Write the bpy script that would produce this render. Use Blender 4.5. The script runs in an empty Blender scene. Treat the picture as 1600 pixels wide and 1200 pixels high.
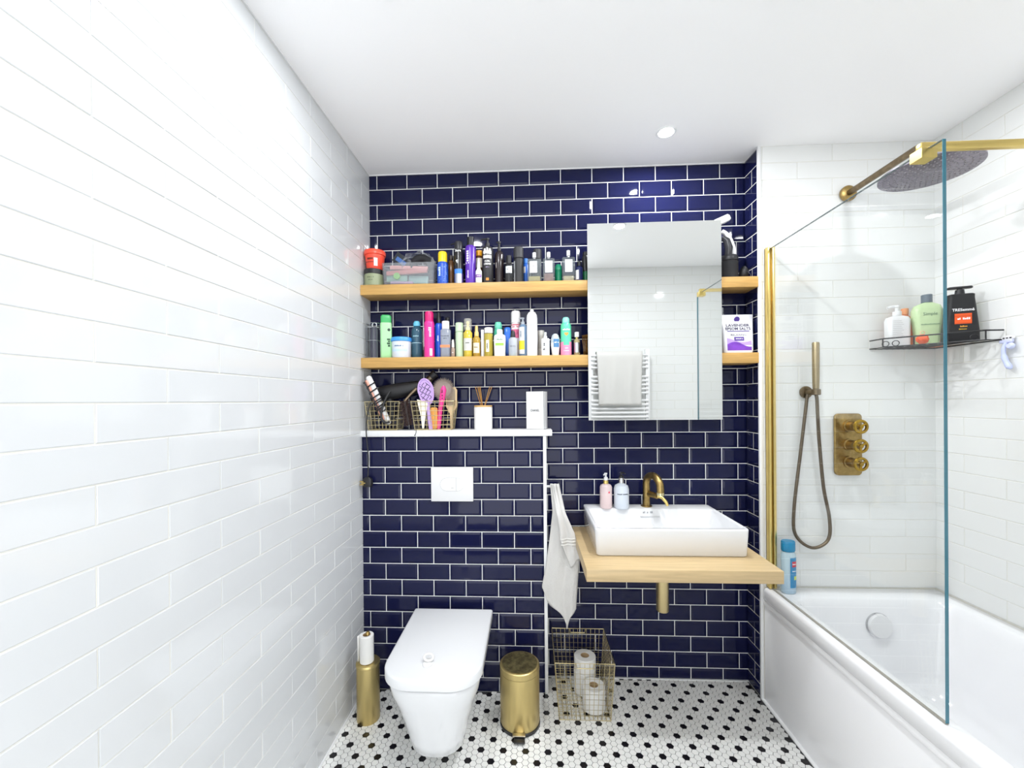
import bpy, bmesh, math, random
from mathutils import Vector, Matrix
random.seed(7)
PI = math.pi
C = bpy.context.scene.collection
scene = bpy.context.scene

# ------------------------------------------------------------------ camera
cam_d = bpy.data.cameras.new('camera'); cam = bpy.data.objects.new('camera', cam_d); C.objects.link(cam)
cam_d.sensor_fit = 'HORIZONTAL'; cam_d.sensor_width = 36.0; cam_d.lens = 643.82 / 1600 * 36
cam_d.shift_x = 0.00104; cam_d.shift_y = 0.01745; cam_d.clip_start = 0.02
rt = Vector((0.99883103, 0.04754264, -0.00873382)); dn = Vector((-0.00857901, -0.00345913, -0.99995722)); fw = Vector((-0.04757082, 0.99886322, -0.00304722))
m = Matrix((rt, -dn, -fw)).transposed().to_4x4(); m.translation = (0.7992, -2.0330, 1.3583)
cam.matrix_world = m
scene.camera = cam

# ------------------------------------------------------------------ world, exposure
w = bpy.data.worlds.new('world'); scene.world = w; w.use_nodes = True
bg = w.node_tree.nodes['Background']; bg.inputs[0].default_value = (0.95, 0.98, 1.0, 1); bg.inputs[1].default_value = 2.5
vs = scene.view_settings
vs.view_transform = 'Standard'; vs.look = 'None'; vs.gamma = 1.0; vs.use_curve_mapping = False
vs.exposure = 0.30
LAMP_W = 8.3
scene.cycles.diffuse_bounces = 10; scene.cycles.max_bounces = 16; scene.cycles.transparent_max_bounces = 24

# ------------------------------------------------------------------ materials
def lin(c):
    if isinstance(c, str):
        c = c.lstrip('#'); c = [int(c[i:i+2], 16) / 255 for i in (0, 2, 4)]
    return tuple((x / 12.92 if x <= .04045 else ((x + .055) / 1.055) ** 2.4) for x in c)
MATS = {}
def mat(name, col, rough=.4, metal=0., spec=.5, coat=0., noise=None, bump=None, trans=None, emit=None):
    """procedural principled material. noise=(scale, amount, stretch xyz); bump=(scale, strength, dist); trans=share that is see-through"""
    if name in MATS: return MATS[name]
    M = bpy.data.materials.new(name); M.use_nodes = True; nt = M.node_tree; N = nt.nodes; L = nt.links
    b = N['Principled BSDF']; c = lin(col)
    b.inputs['Base Color'].default_value = (*c, 1); b.inputs['Roughness'].default_value = rough; b.inputs['Metallic'].default_value = metal
    b.inputs['Specular IOR Level'].default_value = spec; b.inputs['Coat Weight'].default_value = coat
    if noise or bump:
        tc = N.new('ShaderNodeTexCoord'); oi = N.new('ShaderNodeObjectInfo'); va = N.new('ShaderNodeVectorMath'); va.operation = 'ADD'
        mu = N.new('ShaderNodeMath'); mu.operation = 'MULTIPLY'; mu.inputs[1].default_value = 37.0
        L.new(oi.outputs['Random'], mu.inputs[0]); L.new(tc.outputs['Object'], va.inputs[0]); L.new(mu.outputs[0], va.inputs[1])
    if noise:
        sc, am, st = noise
        mp = N.new('ShaderNodeMapping'); mp.inputs['Scale'].default_value = st
        nz = N.new('ShaderNodeTexNoise'); nz.inputs['Scale'].default_value = sc; nz.inputs['Detail'].default_value = 6; nz.inputs['Roughness'].default_value = .6
        cr = N.new('ShaderNodeValToRGB'); cr.color_ramp.elements[0].position = .3; cr.color_ramp.elements[1].position = .7
        cr.color_ramp.elements[0].color = (*[x * (1 - am) for x in c], 1); cr.color_ramp.elements[1].color = (*[min(1, x * (1 + am * .6)) for x in c], 1)
        L.new(va.outputs[0], mp.inputs[0]); L.new(mp.outputs[0], nz.inputs['Vector']); L.new(nz.outputs['Fac'], cr.inputs[0]); L.new(cr.outputs[0], b.inputs['Base Color'])
    if bump:
        sc, stn, di = bump
        n2 = N.new('ShaderNodeTexNoise'); n2.inputs['Scale'].default_value = sc; n2.inputs['Detail'].default_value = 2
        bp = N.new('ShaderNodeBump'); bp.inputs['Strength'].default_value = stn; bp.inputs['Distance'].default_value = di
        L.new(va.outputs[0], n2.inputs['Vector']); L.new(n2.outputs['Fac'], bp.inputs['Height']); L.new(bp.outputs[0], b.inputs['Normal'])
    if trans:
        tr = N.new('ShaderNodeBsdfTransparent'); tr.inputs[0].default_value = (*[.35 * x + .65 for x in c], 1)
        mx = N.new('ShaderNodeMixShader'); mx.inputs[0].default_value = 1 - trans
        L.new(tr.outputs[0], mx.inputs[1]); L.new(b.outputs[0], mx.inputs[2]); L.new(mx.outputs[0], N['Material Output'].inputs[0])
    if emit:
        b.inputs['Emission Color'].default_value = (*c, 1); b.inputs['Emission Strength'].default_value = emit
    MATS[name] = M; return M
def pl(col, rough=.35): return mat('plastic_' + col, '#' + col, rough)
def clear(col, t=.6): return mat('clear_%s_%d' % (col, t * 100), '#' + col, .08, trans=t)
def satin(col, rough=.3): return mat('metal_' + col, '#' + col, rough, 1.)

NAVY = mat('navy_glaze', '#15183a', .05, spec=.25, bump=(9, .10, .004))
WHITE_TILE = mat('white_glaze', '#ced0d2', .07, bump=(11, .16, .006))
CREAM_TILE = mat('warm_white_glaze', '#e2e3e2', .07, bump=(10, .08, .005))
GROUT = mat('white_grout', '#ececea', .85, bump=(300, .3, .001))
GROUT_W = mat('ivory_grout', '#dedcd4', .85, bump=(300, .3, .001))
GROUT_D = mat('grey_grout', '#303033', .9)
HEXW = mat('hex_white', '#eeeeec', .28, noise=(3, .06, (1, 1, 1)))
HEXB = mat('hex_black', '#17151a', .25)
PAINT = mat('ceiling_paint', '#fafafb', .8)
TRIMW = mat('white_trim', '#e6e7e8', .35)
OAK = mat('oak', '#c69c5a', .45, noise=(5, .22, (1.2, 22, 22)), bump=(60, .05, .001))
OAKP = mat('pale_oak', '#c4ab81', .4, noise=(5, .16, (1.2, 24, 24)))
CERAMIC = mat('white_ceramic', '#e0e1e3', .06, coat=.2)
ACRYL = mat('bath_acrylic', '#ececee', .12, coat=.2)
PANEL = mat('bath_panel_gloss', '#fafafc', .2)
BRASS = mat('brushed_brass', '#d6c184', .36, 1., noise=(40, .1, (1, 1, .1)))
GOLD = mat('polished_gold', '#e2c87c', .28, 1.)
AGED = mat('aged_brass', '#a98f5a', .36, 1., noise=(45, .35, (1, 1, 1)), bump=(120, .12, .001))
AGEDD = mat('dark_aged_bronze', '#7d6e58', .4, 1., noise=(60, .3, (1, 1, 1)))
WIRE = mat('gold_wire', '#c9bb92', .4, 1.)
BLACKP = pl('17171a', .4)
TOWEL = mat('white_terry', '#d9d7d4', .95, bump=(420, .9, .004))
PAPER = mat('toilet_paper', '#e2e1de', .95, bump=(90, .4, .002))
GLASS_EDGE = mat('teal_glass_edge', '#3f7f92', .1, trans=.15)
MIRROR = mat('mirror_silver', '#f4f6f5', .0, 1.)
CHROME = satin('d8d8da', .12)
WHITEP = pl('e2e2e3', .3)

# clear shower glass: mostly see-through with a fresnel reflection
SGLASS = bpy.data.materials.new('shower_glass'); SGLASS.use_nodes = True
nt = SGLASS.node_tree; nt.nodes.clear()
o_ = nt.nodes.new('ShaderNodeOutputMaterial'); mx_ = nt.nodes.new('ShaderNodeMixShader'); tr_ = nt.nodes.new('ShaderNodeBsdfTransparent')
tr_.inputs[0].default_value = (.985, .992, .99, 1); gl_ = nt.nodes.new('ShaderNodeBsdfGlossy'); gl_.inputs['Roughness'].default_value = .0
lw_ = nt.nodes.new('ShaderNodeLayerWeight'); lw_.inputs[0].default_value = .5
pw_ = nt.nodes.new('ShaderNodeMath'); pw_.operation = 'POWER'; pw_.inputs[1].default_value = 5
ma_ = nt.nodes.new('ShaderNodeMath'); ma_.operation = 'MULTIPLY_ADD'; ma_.inputs[1].default_value = .8; ma_.inputs[2].default_value = .035
nt.links.new(lw_.outputs['Facing'], pw_.inputs[0]); nt.links.new(pw_.outputs[0], ma_.inputs[0]); nt.links.new(ma_.outputs[0], mx_.inputs[0]); nt.links.new(tr_.outputs[0], mx_.inputs[1]); nt.links.new(gl_.outputs[0], mx_.inputs[2]); nt.links.new(mx_.outputs[0], o_.inputs[0])

# ------------------------------------------------------------------ mesh helpers
def obj(name, bm, mt, parent=None, loc=(0, 0, 0), rot=(0, 0, 0), smooth=True, ang=40):
    bmesh.ops.recalc_face_normals(bm, faces=bm.faces)
    me = bpy.data.meshes.new(name); bm.to_mesh(me); bm.free()
    if smooth:
        me.polygons.foreach_set('use_smooth', [True] * len(me.polygons)); me.set_sharp_from_angle(angle=math.radians(ang))
    me.materials.append(mt)
    return link(name, me, parent, loc, rot)
def link(name, me, parent=None, loc=(0, 0, 0), rot=(0, 0, 0)):
    o = bpy.data.objects.new(name, me); C.objects.link(o); o.location = loc; o.rotation_euler = rot
    if parent: o.parent = parent
    return o
def tag(o, label, cat, group=None):
    o['label'] = label; o['category'] = cat
    if group: o['group'] = group
    return o
def thing(name, label, cat, loc=(0, 0, 0), rotz=0, group=None):
    o = bpy.data.objects.new(name, None); C.objects.link(o); o.location = loc; o.rotation_euler = (0, 0, rotz); o.empty_display_size = .02
    return tag(o, label, cat, group)
def struct(name, bm, mt, **k):
    o = obj(name, bm, mt, **k); o['kind'] = 'structure'; return o
def B(): return bmesh.new()
def box(bm, x0, y0, z0, x1, y1, z1, bev=0, seg=2):
    r = bmesh.ops.create_cube(bm, size=1)
    bmesh.ops.scale(bm, vec=(x1 - x0, y1 - y0, z1 - z0), verts=r['verts'])
    bmesh.ops.translate(bm, vec=((x0 + x1) / 2, (y0 + y1) / 2, (z0 + z1) / 2), verts=r['verts'])
    if bev:
        es = list({e for v in r['verts'] for e in v.link_edges})
        bmesh.ops.bevel(bm, geom=es, offset=bev, segments=seg, profile=.5, affect='EDGES')
    return bm
def rings(bm, rs, close_u=True, cap0=True, cap1=True, loop=False):
    vs = [[bm.verts.new(p) for p in r] for r in rs]; n = len(vs[0])
    pairs = list(zip(vs, vs[1:])) + ([(vs[-1], vs[0])] if loop else [])
    for a, b in pairs:
        for i in range(n if close_u else n - 1):
            j = (i + 1) % n; bm.faces.new((a[i], a[j], b[j], b[i]))
    if not loop:
        if cap0: bm.faces.new(vs[0][::-1])
        if cap1: bm.faces.new(vs[-1])
    return bm
def lathe(bm, prof, seg=24, cx=0, cy=0, sx=1, sy=1, z0=0):
    pts = [p for p in prof if p[0] > 1e-6]
    c0 = prof[0][0] <= 1e-6; c1 = prof[-1][0] <= 1e-6
    rs = [[(cx + r * sx * math.cos(2 * PI * k / seg), cy + r * sy * math.sin(2 * PI * k / seg), z0 + z) for k in range(seg)] for r, z in pts]
    return rings(bm, rs, True, c0, c1, loop=not (c0 or c1))
def cyl(r, z0, z1, e=.0015): return [(0, z0), (r - e, z0), (r, z0 + e), (r, z1 - e), (r - e, z1), (0, z1)]
def tube(bm, pts, r, seg=8, closed=False):
    P = [Vector(p) for p in pts]; n = len(P); R = r if isinstance(r, (list, tuple)) else [r] * n
    T = []
    for i in range(n):
        a = P[(i - 1) % n] if (closed or i) else P[0]; b = P[(i + 1) % n] if (closed or i < n - 1) else P[-1]
        T.append((b - a).normalized())
    up = Vector((0, 0, 1)) if abs(T[0].z) < .9 else Vector((1, 0, 0))
    x = T[0].cross(up).normalized(); rs = []
    for i in range(n):
        x = (x - T[i] * x.dot(T[i])).normalized(); y = T[i].cross(x)
        rs.append([P[i] + (x * math.cos(2 * PI * k / seg) + y * math.sin(2 * PI * k / seg)) * R[i] for k in range(seg)])
    return rings(bm, rs, True, True, True, loop=closed)
def curve(pts, n=6, closed=False):
    P = [Vector(p) for p in pts]; out = []; m_ = len(P)
    for i in range(m_ if closed else m_ - 1):
        g = (lambda k: P[k % m_]) if closed else (lambda k: P[max(0, min(m_ - 1, k))])
        a, b, c, d = g(i - 1), g(i), g(i + 1), g(i + 2)
        for s in range(n):
            t = s / n; out.append(.5 * ((2 * b) + (c - a) * t + (2 * a - 5 * b + 4 * c - d) * t * t + (3 * b - a - 3 * c + d) * t ** 3))
    if not closed: out.append(P[-1])
    return out
def rrect(x0, y0, x1, y1, r, n=6):
    """rounded rectangle outline; r one radius or four (bottom-left, bottom-right, top-right, top-left)"""
    R = r if isinstance(r, (list, tuple)) else [r] * 4; out = []
    for (cx, cy, rr, a) in ((x0 + R[0], y0 + R[0], R[0], PI), (x1 - R[1], y0 + R[1], R[1], 1.5 * PI), (x1 - R[2], y1 - R[2], R[2], 0), (x0 + R[3], y1 - R[3], R[3], .5 * PI)):
        for k in range(n + 1): t = a + .5 * PI * k / n; out.append((cx + rr * math.cos(t), cy + rr * math.sin(t)))
    return out
def extr(bm, outl, a, b, axis='Z', bev=0):
    """prism of a 2d outline along an axis, optionally softened at both ends"""
    def put(p, h): return (p[0], p[1], h) if axis == 'Z' else ((p[0], h, p[1]) if axis == 'Y' else (h, p[0], p[1]))
    if not bev: return rings(bm, [[put(p, a) for p in outl], [put(p, b) for p in outl]])
    cx = sum(p[0] for p in outl) / len(outl); cy = sum(p[1] for p in outl) / len(outl)
    wx = max(p[0] for p in outl) - cx; wy = max(p[1] for p in outl) - cy
    s = [((cx + (p[0] - cx) * (1 - bev / max(wx, 1e-4))), (cy + (p[1] - cy) * (1 - bev / max(wy, 1e-4)))) for p in outl]
    sg = 1 if b > a else -1
    return rings(bm, [[put(p, a) for p in s], [put(p, a + sg * bev) for p in outl], [put(p, b - sg * bev) for p in outl], [put(p, b) for p in s]])
def arc_patch(bm, r, z0, z1, a0=-1, a1=1, n=10, sy=1):
    v = [[bm.verts.new((r * math.sin(a0 + (a1 - a0) * k / n), -r * sy * math.cos(a0 + (a1 - a0) * k / n), z)) for k in range(n + 1)] for z in (z0, z1)]
    for k in range(n): bm.faces.new((v[0][k], v[0][k + 1], v[1][k + 1], v[1][k]))
    return bm
def text(parent, s, size, col, x=0, y=0, z=0, r=None, sy=1, vert=False, name='lettering', bold=.0, width=None, xf=None):
    cu = bpy.data.curves.new('t', 'FONT'); cu.body = s; cu.size = size; cu.align_x = 'CENTER'; cu.align_y = 'CENTER'; cu.offset = bold; cu.resolution_u = 2; cu.extrude = .00012
    t = bpy.data.objects.new('t', cu); me = bpy.data.meshes.new_from_object(t); bpy.data.objects.remove(t); bpy.data.curves.remove(cu)
    if width and len(me.vertices):
        ww = max(v.co.x for v in me.vertices) - min(v.co.x for v in me.vertices)
        for v in me.vertices: v.co.x *= width / ww
    for v in me.vertices:
        u, q, d = v.co
        if vert: u, q = -q, u
        u += x; q += z
        v.co = (r * math.sin(u / r), -(r * sy * math.cos(u / r)) - d - .0004, q) if r else (u, y - d - .0003, q)
        if xf: v.co = xf(v.co)
    me.materials.append(pl(col)); me.name = name
    return link(name, me, parent)

def marks(parent, n, size, col, x=0, y=0, z=0, r=None, sy=1, vert=False, bold=.0, width=None, xf=None):
    """print too small to read in the photograph: a row of n little letter-sized bars"""
    rn = random.Random(n * 31 + int(size * 1e5)); bm = B(); ws = [rn.uniform(.25, .5) * size for _ in range(n)]; tot = sum(ws) + .12 * size * (n - 1); k_ = (width / tot) if width else 1; u0 = -tot / 2
    for a in ws:
        hh = rn.choice((.26, .26, .36)) * size; lo = -.26 * size; q4 = []
        for (u, q) in ((u0, lo), (u0 + a, lo), (u0 + a, lo + hh * 2), (u0, lo + hh * 2)):
            u *= k_
            if vert: u, q = -q, u
            u += x; q += z
            v = Vector((r * math.sin(u / r), -(r * sy * math.cos(u / r)) - .0006, q)) if r else Vector((u, y - .0004, q))
            q4.append(bm.verts.new(xf(v) if xf else v))
        if rn.random() > .08: bm.faces.new(q4)
        u0 += a + .12 * size
    o = obj('small_print', bm, pl(col), parent, smooth=False); o['kind'] = 'stuff'; return o

# ------------------------------------------------------------------ room shell
H = 2.491; XR = 1.834; XE = 2.586; YE = -.125; YB = -1.825; YBOX = -.12; XBOX = .867
P_ = .0762; Q_ = .1525
def slab(name, a, b, mt): return struct(name, box(B(), *a, *b), mt, smooth=False)
TM = {}
def tile_mesh(w_, h_, th, bl, br, bb, bt, rise, mt):
    k = (round(w_, 4), round(h_, 4), th, bl, br, bb, bt, rise, mt.name)
    if k in TM: return TM[k]
    bm = B()
    o = [(0, 0), (w_, 0), (w_, h_), (0, h_)]; i_ = [(bl, bb), (w_ - br, bb), (w_ - br, h_ - bt), (bl, h_ - bt)]
    rings(bm, [[(x, .001, z) for x, z in o], [(x, -th, z) for x, z in o], [(x, -th - rise, z) for x, z in i_]], cap0=False)
    bmesh.ops.recalc_face_normals(bm, faces=bm.faces)
    me = bpy.data.meshes.new('tile'); bm.to_mesh(me); bm.free(); me.materials.append(mt); TM[k] = me; return me
def tiles(parent, org, rotz, width, rows, off, pitch, g, th, bev, rise, mt, skip=None, wob=0, stuff=None):
    """running-bond tiles on a vertical face: u along the rotated x axis, v = z; rows = (z0, z1, shift)"""
    ca, sa = math.cos(rotz), math.sin(rotz); hidden = B() if stuff else None; n = 0
    for z0, z1, sh in rows:
        js = [off + sh * pitch + k * pitch for k in range(-2, int(width / pitch) + 3)]
        for a, b in zip(js, js[1:]):
            u0, u1 = max(a + g / 2, 0), min(b - g / 2, width)
            if u1 - u0 < .006: continue
            v0, v1 = z0 + g / 2, z1 - g / 2
            sk = skip(u0, u1, v0, v1) if skip else 0
            if sk == 1: continue
            cl = bev if u0 > a + g / 2 - 1e-4 else .0008; cr = bev if u1 < b - g / 2 + 1e-4 else .0008
            if u1 - u0 < 2.2 * bev: cl = min(cl, (u1 - u0) * .3); cr = min(cr, (u1 - u0) * .3)
            bb = min(bev, (v1 - v0) * .3)
            me = tile_mesh(u1 - u0, v1 - v0, th, cl, cr, bb, bb, rise, mt)
            loc = (org[0] + u0 * ca, org[1] + u0 * sa, v0)
            if sk == 2:
                t = me.copy(); t.transform(Matrix.Translation(loc) @ Matrix.Rotation(rotz, 4, 'Z')); hidden.from_mesh(t); bpy.data.meshes.remove(t); continue
            link('tile', me, parent, loc, (random.uniform(-wob, wob), 0, rotz + random.uniform(-wob, wob) * .5)); n += 1
    if stuff and len(hidden.verts):
        o = obj(stuff, hidden, mt, parent, smooth=False); o['kind'] = 'stuff'
    return n
def jz(k): return (31.73 - k) * P_
navy_rows = [(max(0, jz(k + 1)), min(H, jz(k)), 0 if k % 2 else .5) for k in range(-1, 32)]
wb = slab('wall_back', (-.12, 0, -.05), (XR + .02, .12, H + .05), GROUT)
def skip_back(u0, u1, v0, v1):
    if u1 < XBOX - .01 and v1 < 1.19: return 1
    if u0 > 1.12 and u1 < 1.60 and v0 > 1.29 and v1 < 2.10: return 2
    return 0
tiles(wb, (0, 0), 0, XR, navy_rows, .0399, Q_, .0034, .0004, .010, .0038, NAVY, skip_back, .0015, 'tiles_behind_mirror')
# boxed-in cistern
bx_ = slab('wall_cistern', (0, YBOX, 0), (XBOX, -.0005, 1.194), GROUT)
box_rows = [(max(0, 1.125 - (k + 1) * .0757), 1.125 - k * .0757, .5 if k % 2 == 0 else 0) for k in range(15)] + [(1.125, 1.194, 0)]
tiles(bx_, (0, YBOX), 0, XBOX - .012, box_rows, .111, .152, .0034, .0004, .010, .0038, NAVY, None, .0015)
t1 = struct('trim_1', box(B(), XBOX - .012, YBOX - .008, 0, XBOX + .003, YBOX + .004, 1.194, .001), TRIMW)
lg = struct('trim_2', box(B(), .0, YBOX - .016, 1.195, XBOX + .03, -.004, 1.222, .002), TRIMW)
# tiled end wall of the bath, its navy return
we = slab('wall_end', (XR, YE, -.05), (XE + .12, .12, H + .05), GROUT_W)
tiles(we, (XR, 0), -PI / 2, -YE - .006, navy_rows, .064 - Q_ / 2, Q_, .0034, .0004, .010, .0038, NAVY, None, .0015)
t3 = struct('trim_3', box(B(), XR - .006, YE - .004, .0, XR + .006, YE + .008, H, .001), TRIMW)
we_rows = []
k = 0
while True:
    z1 = H - k * .0762; z0 = z1 - .0762
    if z1 < .51: break
    we_rows.append((max(z0, .512), z1, 0 if k % 2 == 0 else .5)); k += 1
tiles(we, (XR + .006, YE), 0, XE - XR - .006, we_rows, 2.146 - XR, .304, .0022, .0006, .0016, .0008, CREAM_TILE, None, .002)
wr = slab('wall_right', (XE, YB - .12, -.05), (XE + .12, YE, H + .05), GROUT_W)
tiles(wr, (XE, YE), -PI / 2, YE - YB, we_rows, .12, .304, .0022, .0006, .0016, .0008, CREAM_TILE, None, .002)
wl = slab('wall_left', (-.12, -2.75, -.05), (0, 0, H + .05), GROUT_W)
left_rows = []
for i in range(-16, 20):
    z1 = 1.3598 - i * .0749; z0 = z1 - .0749
    if z1 <= .004 or z0 >= H - .004: continue
    left_rows.append((max(0, z0), min(H, z1), 0 if i % 2 == 0 else .5))
YL0 = -2.75 + .0
tiles(wl, (0, YB), PI / 2, -YB, left_rows, (-1.3146 - YB) % .3038, .3038, .0022, .0006, .0016, .0012, WHITE_TILE, None, .0035)
# wall with the doorway behind the camera
wf = slab('wall_front', (1.24, YB - .12, -.05), (XE, YB, H + .05), GROUT_W)
fr_rows = [(max(0, H - (k + 1) * .0762), H - k * .0762, 0 if k % 2 == 0 else .5) for k in range(33)]
tiles(wf, (XE, YB), PI, XE - 1.24, fr_rows, .1, .304, .0022, .0006, .0016, .0008, CREAM_TILE, lambda a, b, c, d: 1 if (d < .5 and a < .72) else 0, .002)
struct('ceiling', box(B(), -.12, -2.75, H, XE + .12, .12, H + .1), PAINT, smooth=False)
struct('trim_4', box(B(), 0, YB, H - .004, .005, -.002, H), TRIMW, smooth=False)
struct('trim_5', box(B(), .005, -.006, H - .004, XR, 0, H), TRIMW, smooth=False)

struct('trim_6', box(B(), XR - .007, YB, 0, XR + .012, YE - .003, .004), TRIMW, smooth=False)
struct('trim_7', box(B(), 0, YB, 0, .009, YBOX, .004), TRIMW, smooth=False)
struct('trim_8', box(B(), XBOX + .003, -.010, 0, XR, 0, .003), TRIMW, smooth=False)
# hexagon mosaic floor
fl = struct('floor', box(B(), -.12, -2.75, -.06, XE + .12, .1, -.0012), GROUT_D, smooth=False)
HW = .0251; HX, HY, HA = 1.2927, -.043, -.0069
def hex_ring(r, z): return [(r * math.cos(PI / 3 * k), r * math.sin(PI / 3 * k), z) for k in range(6)]
def hex_bm(bm=None, x=0, y=0):
    bm = bm or B(); R = HW / math.sqrt(3)
    rs = [hex_ring(R - .0010, -.0022), hex_ring(R - .0010, -.0004), hex_ring(R - .0014, 0)]
    return rings(bm, [[(x + p[0], y + p[1], p[2]) for p in r] for r in rs], cap0=False)
HM = {}
for nm, mt in (('w', HEXW), ('b', HEXB)):
    b_ = hex_bm(); bmesh.ops.recalc_face_normals(b_, faces=b_.faces); me = bpy.data.meshes.new('hex_tile'); b_.to_mesh(me); b_.free(); me.materials.append(mt); HM[nm] = me
cells = []
for c in range(-64, 30):
    for r in range(-4, 80):
        a = c * HW * .8660254; b = -r * HW - (HW / 2 if c % 2 else 0)
        x = HX + a * math.cos(HA) - b * math.sin(HA); y = HY + a * math.sin(HA) + b * math.cos(HA)
        if not (.004 < x < XR - .002 and YB < y < -.006) or (x < XBOX - .004 and y > YBOX - .006): continue
        cells.append((x, y, 'b' if (c % 2 == 0 and r % 2 == 0 and (c // 2 + r // 2) % 2 == 0) else 'w'))
def seen(x, y):
    v = Vector((x, y, 0)) - Vector((.7992, -2.033, 1.3583)); d = v.dot(fw)
    px = 798.3 + 643.8 * v.dot(rt) / d; py = 627.9 + 643.8 * v.dot(dn) / d
    return 490 < px < 1290 and py < 1196 and not (.26 < x < .62 and y > -.70) and not (.66 < x < .83 and -.38 < y < -.1)
near = sorted([q for q in cells if seen(q[0], q[1])], key=lambda q: q[1])[:300]; ns = set(near)
for q in near: link('hex_tile', HM[q[2]], fl, (q[0], q[1], 0), (0, 0, HA))
for nm, mt, name in (('w', HEXW, 'white_hex_tiles'), ('b', HEXB, 'black_hex_tiles')):
    b_ = B()
    for q in cells:
        if q[2] == nm and q not in ns: hex_bm(b_, q[0], q[1])
    o = obj(name, b_, mt, fl, smooth=False); o['kind'] = 'stuff'

# ------------------------------------------------------------------ ceiling downlights
def downlight(x, y, label, k=1.):
    t = thing('downlight', label, 'ceiling light', (x, y, H), 0, 'recessed ceiling downlights')
    obj('bezel', lathe(B(), [(.031, 0), (.041, 0), (.042, -.002), (.039, -.005), (.032, -.004)], 32), TRIMW, t)
    obj('bulb', lathe(B(), [(0, -.001), (.030, -.001), (.030, -.003), (0, -.003)], 32), mat('lamp_glow', '#ffffff', .5, emit=25.), t)
    ld = bpy.data.lights.new('downlight_lamp', 'AREA'); ld.shape = 'DISK'; ld.size = .065; ld.energy = LAMP_W * k; ld.color = (.95, .975, 1)
    lo = bpy.data.objects.new('downlight_lamp', ld); C.objects.link(lo); lo.location = (0, 0, -.008); lo.parent = t
downlight(1.383, -.254, 'round white downlight in the ceiling above the basin counter')
downlight(.42, -.93, 'round white downlight in the ceiling in front of the toilet', .8)
downlight(1.386, -.95, 'round white downlight in the ceiling reflected at the mirror top edge')
downlight(2.2, -.87, 'round white downlight in the ceiling over the bath', .5)

# ------------------------------------------------------------------ shelves, mirror
S1, S2, LZ = 1.909, 1.566, 1.222
def shelf(z, label):
    tag(obj('floating_shelf', box(B(), .002, -.126, z - .047, XR - .002, -.007, z, .0015), OAK), label, 'shelf', 'oak floating shelves')
shelf(S1, 'upper oak floating shelf holding perfume bottles and spray cans')
shelf(S2, 'lower oak floating shelf holding lotions, shampoo and the salt pouch')
t = thing('wall_mirror', 'frameless rectangular mirror in front of the two oak shelves', 'mirror', (1.363, -.135, 1.265))
obj('mirror_pane', box(B(), -.299, 0, 0, .299, .004, .897), MIRROR, t, smooth=False)
obj('backing_board', box(B(), -.2985, .0042, .0005, .2985, .0085, .8965), pl('d8d8d4'), t, smooth=False)

# ------------------------------------------------------------------ basin counter
t = tag(obj('vanity_counter', box(B(), .998, -.52, .694, 1.698, -.008, .74, .0015), OAKP), 'pale oak counter slab under the white basin', 'counter')
t = thing('basin', 'white rectangular ceramic counter basin on the oak slab', 'basin', (1.3475, -.20, .74))
bm = B()
def rr3(x0, y0, x1, y1, r, z, n=6): return [(p[0], p[1], z) for p in rrect(x0, y0, x1, y1, r, n)]
rings(bm, [rr3(-.286, -.186, .286, .186, .012, 0), rr3(-.292, -.192, .292, .19, .014, .006), rr3(-.297, -.195, .297, .192, .014, .100), rr3(-.297, -.195, .297, .192, .014, .107), rr3(-.295, -.193, .295, .190, .013, .110),
           rr3(-.284, -.182, .284, .112, .016, .110), rr3(-.281, -.179, .281, .109, .016, .106), rr3(-.268, -.165, .268, .098, .03, .05), rr3(-.225, -.125, .225, .07, .05, .022), rr3(-.04, -.05, .04, .02, .03, .018)])
obj('bowl', bm, CERAMIC, t, ang=50)
obj('drain', lathe(B(), cyl(.022, .0185, .024), 24, 0, -.015), satin('c0b8a0'), t)
obj('overflow_slot', box(B(), -.045, .1005, .072, .045, .108, .078, .002), pl('c9cacc'), t)
marks(t, 7, .013, '9a9ca0', 0, 0, 0, xf=lambda v: Vector((v.x - .01, .1075 + v.y - .003, .094 + v.z)))
t = tag(obj('waste_pipe', lathe(B(), [(0, 0), (.023, 0), (.0255, .003), (.0255, .232), (0, .232)], 28), mat('brushed_pale_brass', '#d8c594', .3, 1.), loc=(1.351, -.26, .4615)), 'brushed brass waste pipe stub under the counter', 'pipe')
# tap
t = thing('basin_tap', 'aged brass swan-neck basin tap with side lever', 'tap', (1.346, -.045, .8495))
obj('base_flange', lathe(B(), cyl(.026, 0, .006, .002), 28), AGED, t)
pts = [(0, 0, .004), (0, 0, .11)] + [(.016 * (1 - math.cos(a)), -.055 * (1 - math.cos(a)), .11 + .046 * math.sin(a)) for a in [PI * k / 12 for k in range(1, 12)]] + [(.032, -.11, .105), (.032, -.11, .088)]
obj('spout', tube(B(), pts, .0165, 16), AGED, t, ang=60)
obj('spout_tip', lathe(B(), [(.011, .078), (.0172, .078), (.0175, .09), (.011, .09)], 20, .032, -.11), satin('d8cba0', .2), t)
obj('lever_boss', tube(B(), [(.004, 0, .062), (.02, -.03, .062), (.034, -.058, .062)], [.014, .014, .013], 14), AGED, t)
obj('lever', tube(B(), [(.036, -.06, .063), (.052, -.075, .058), (.064, -.088, .042), (.07, -.092, .026)], [.008, .0075, .0075, .006], 10), GOLD, t)
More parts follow.
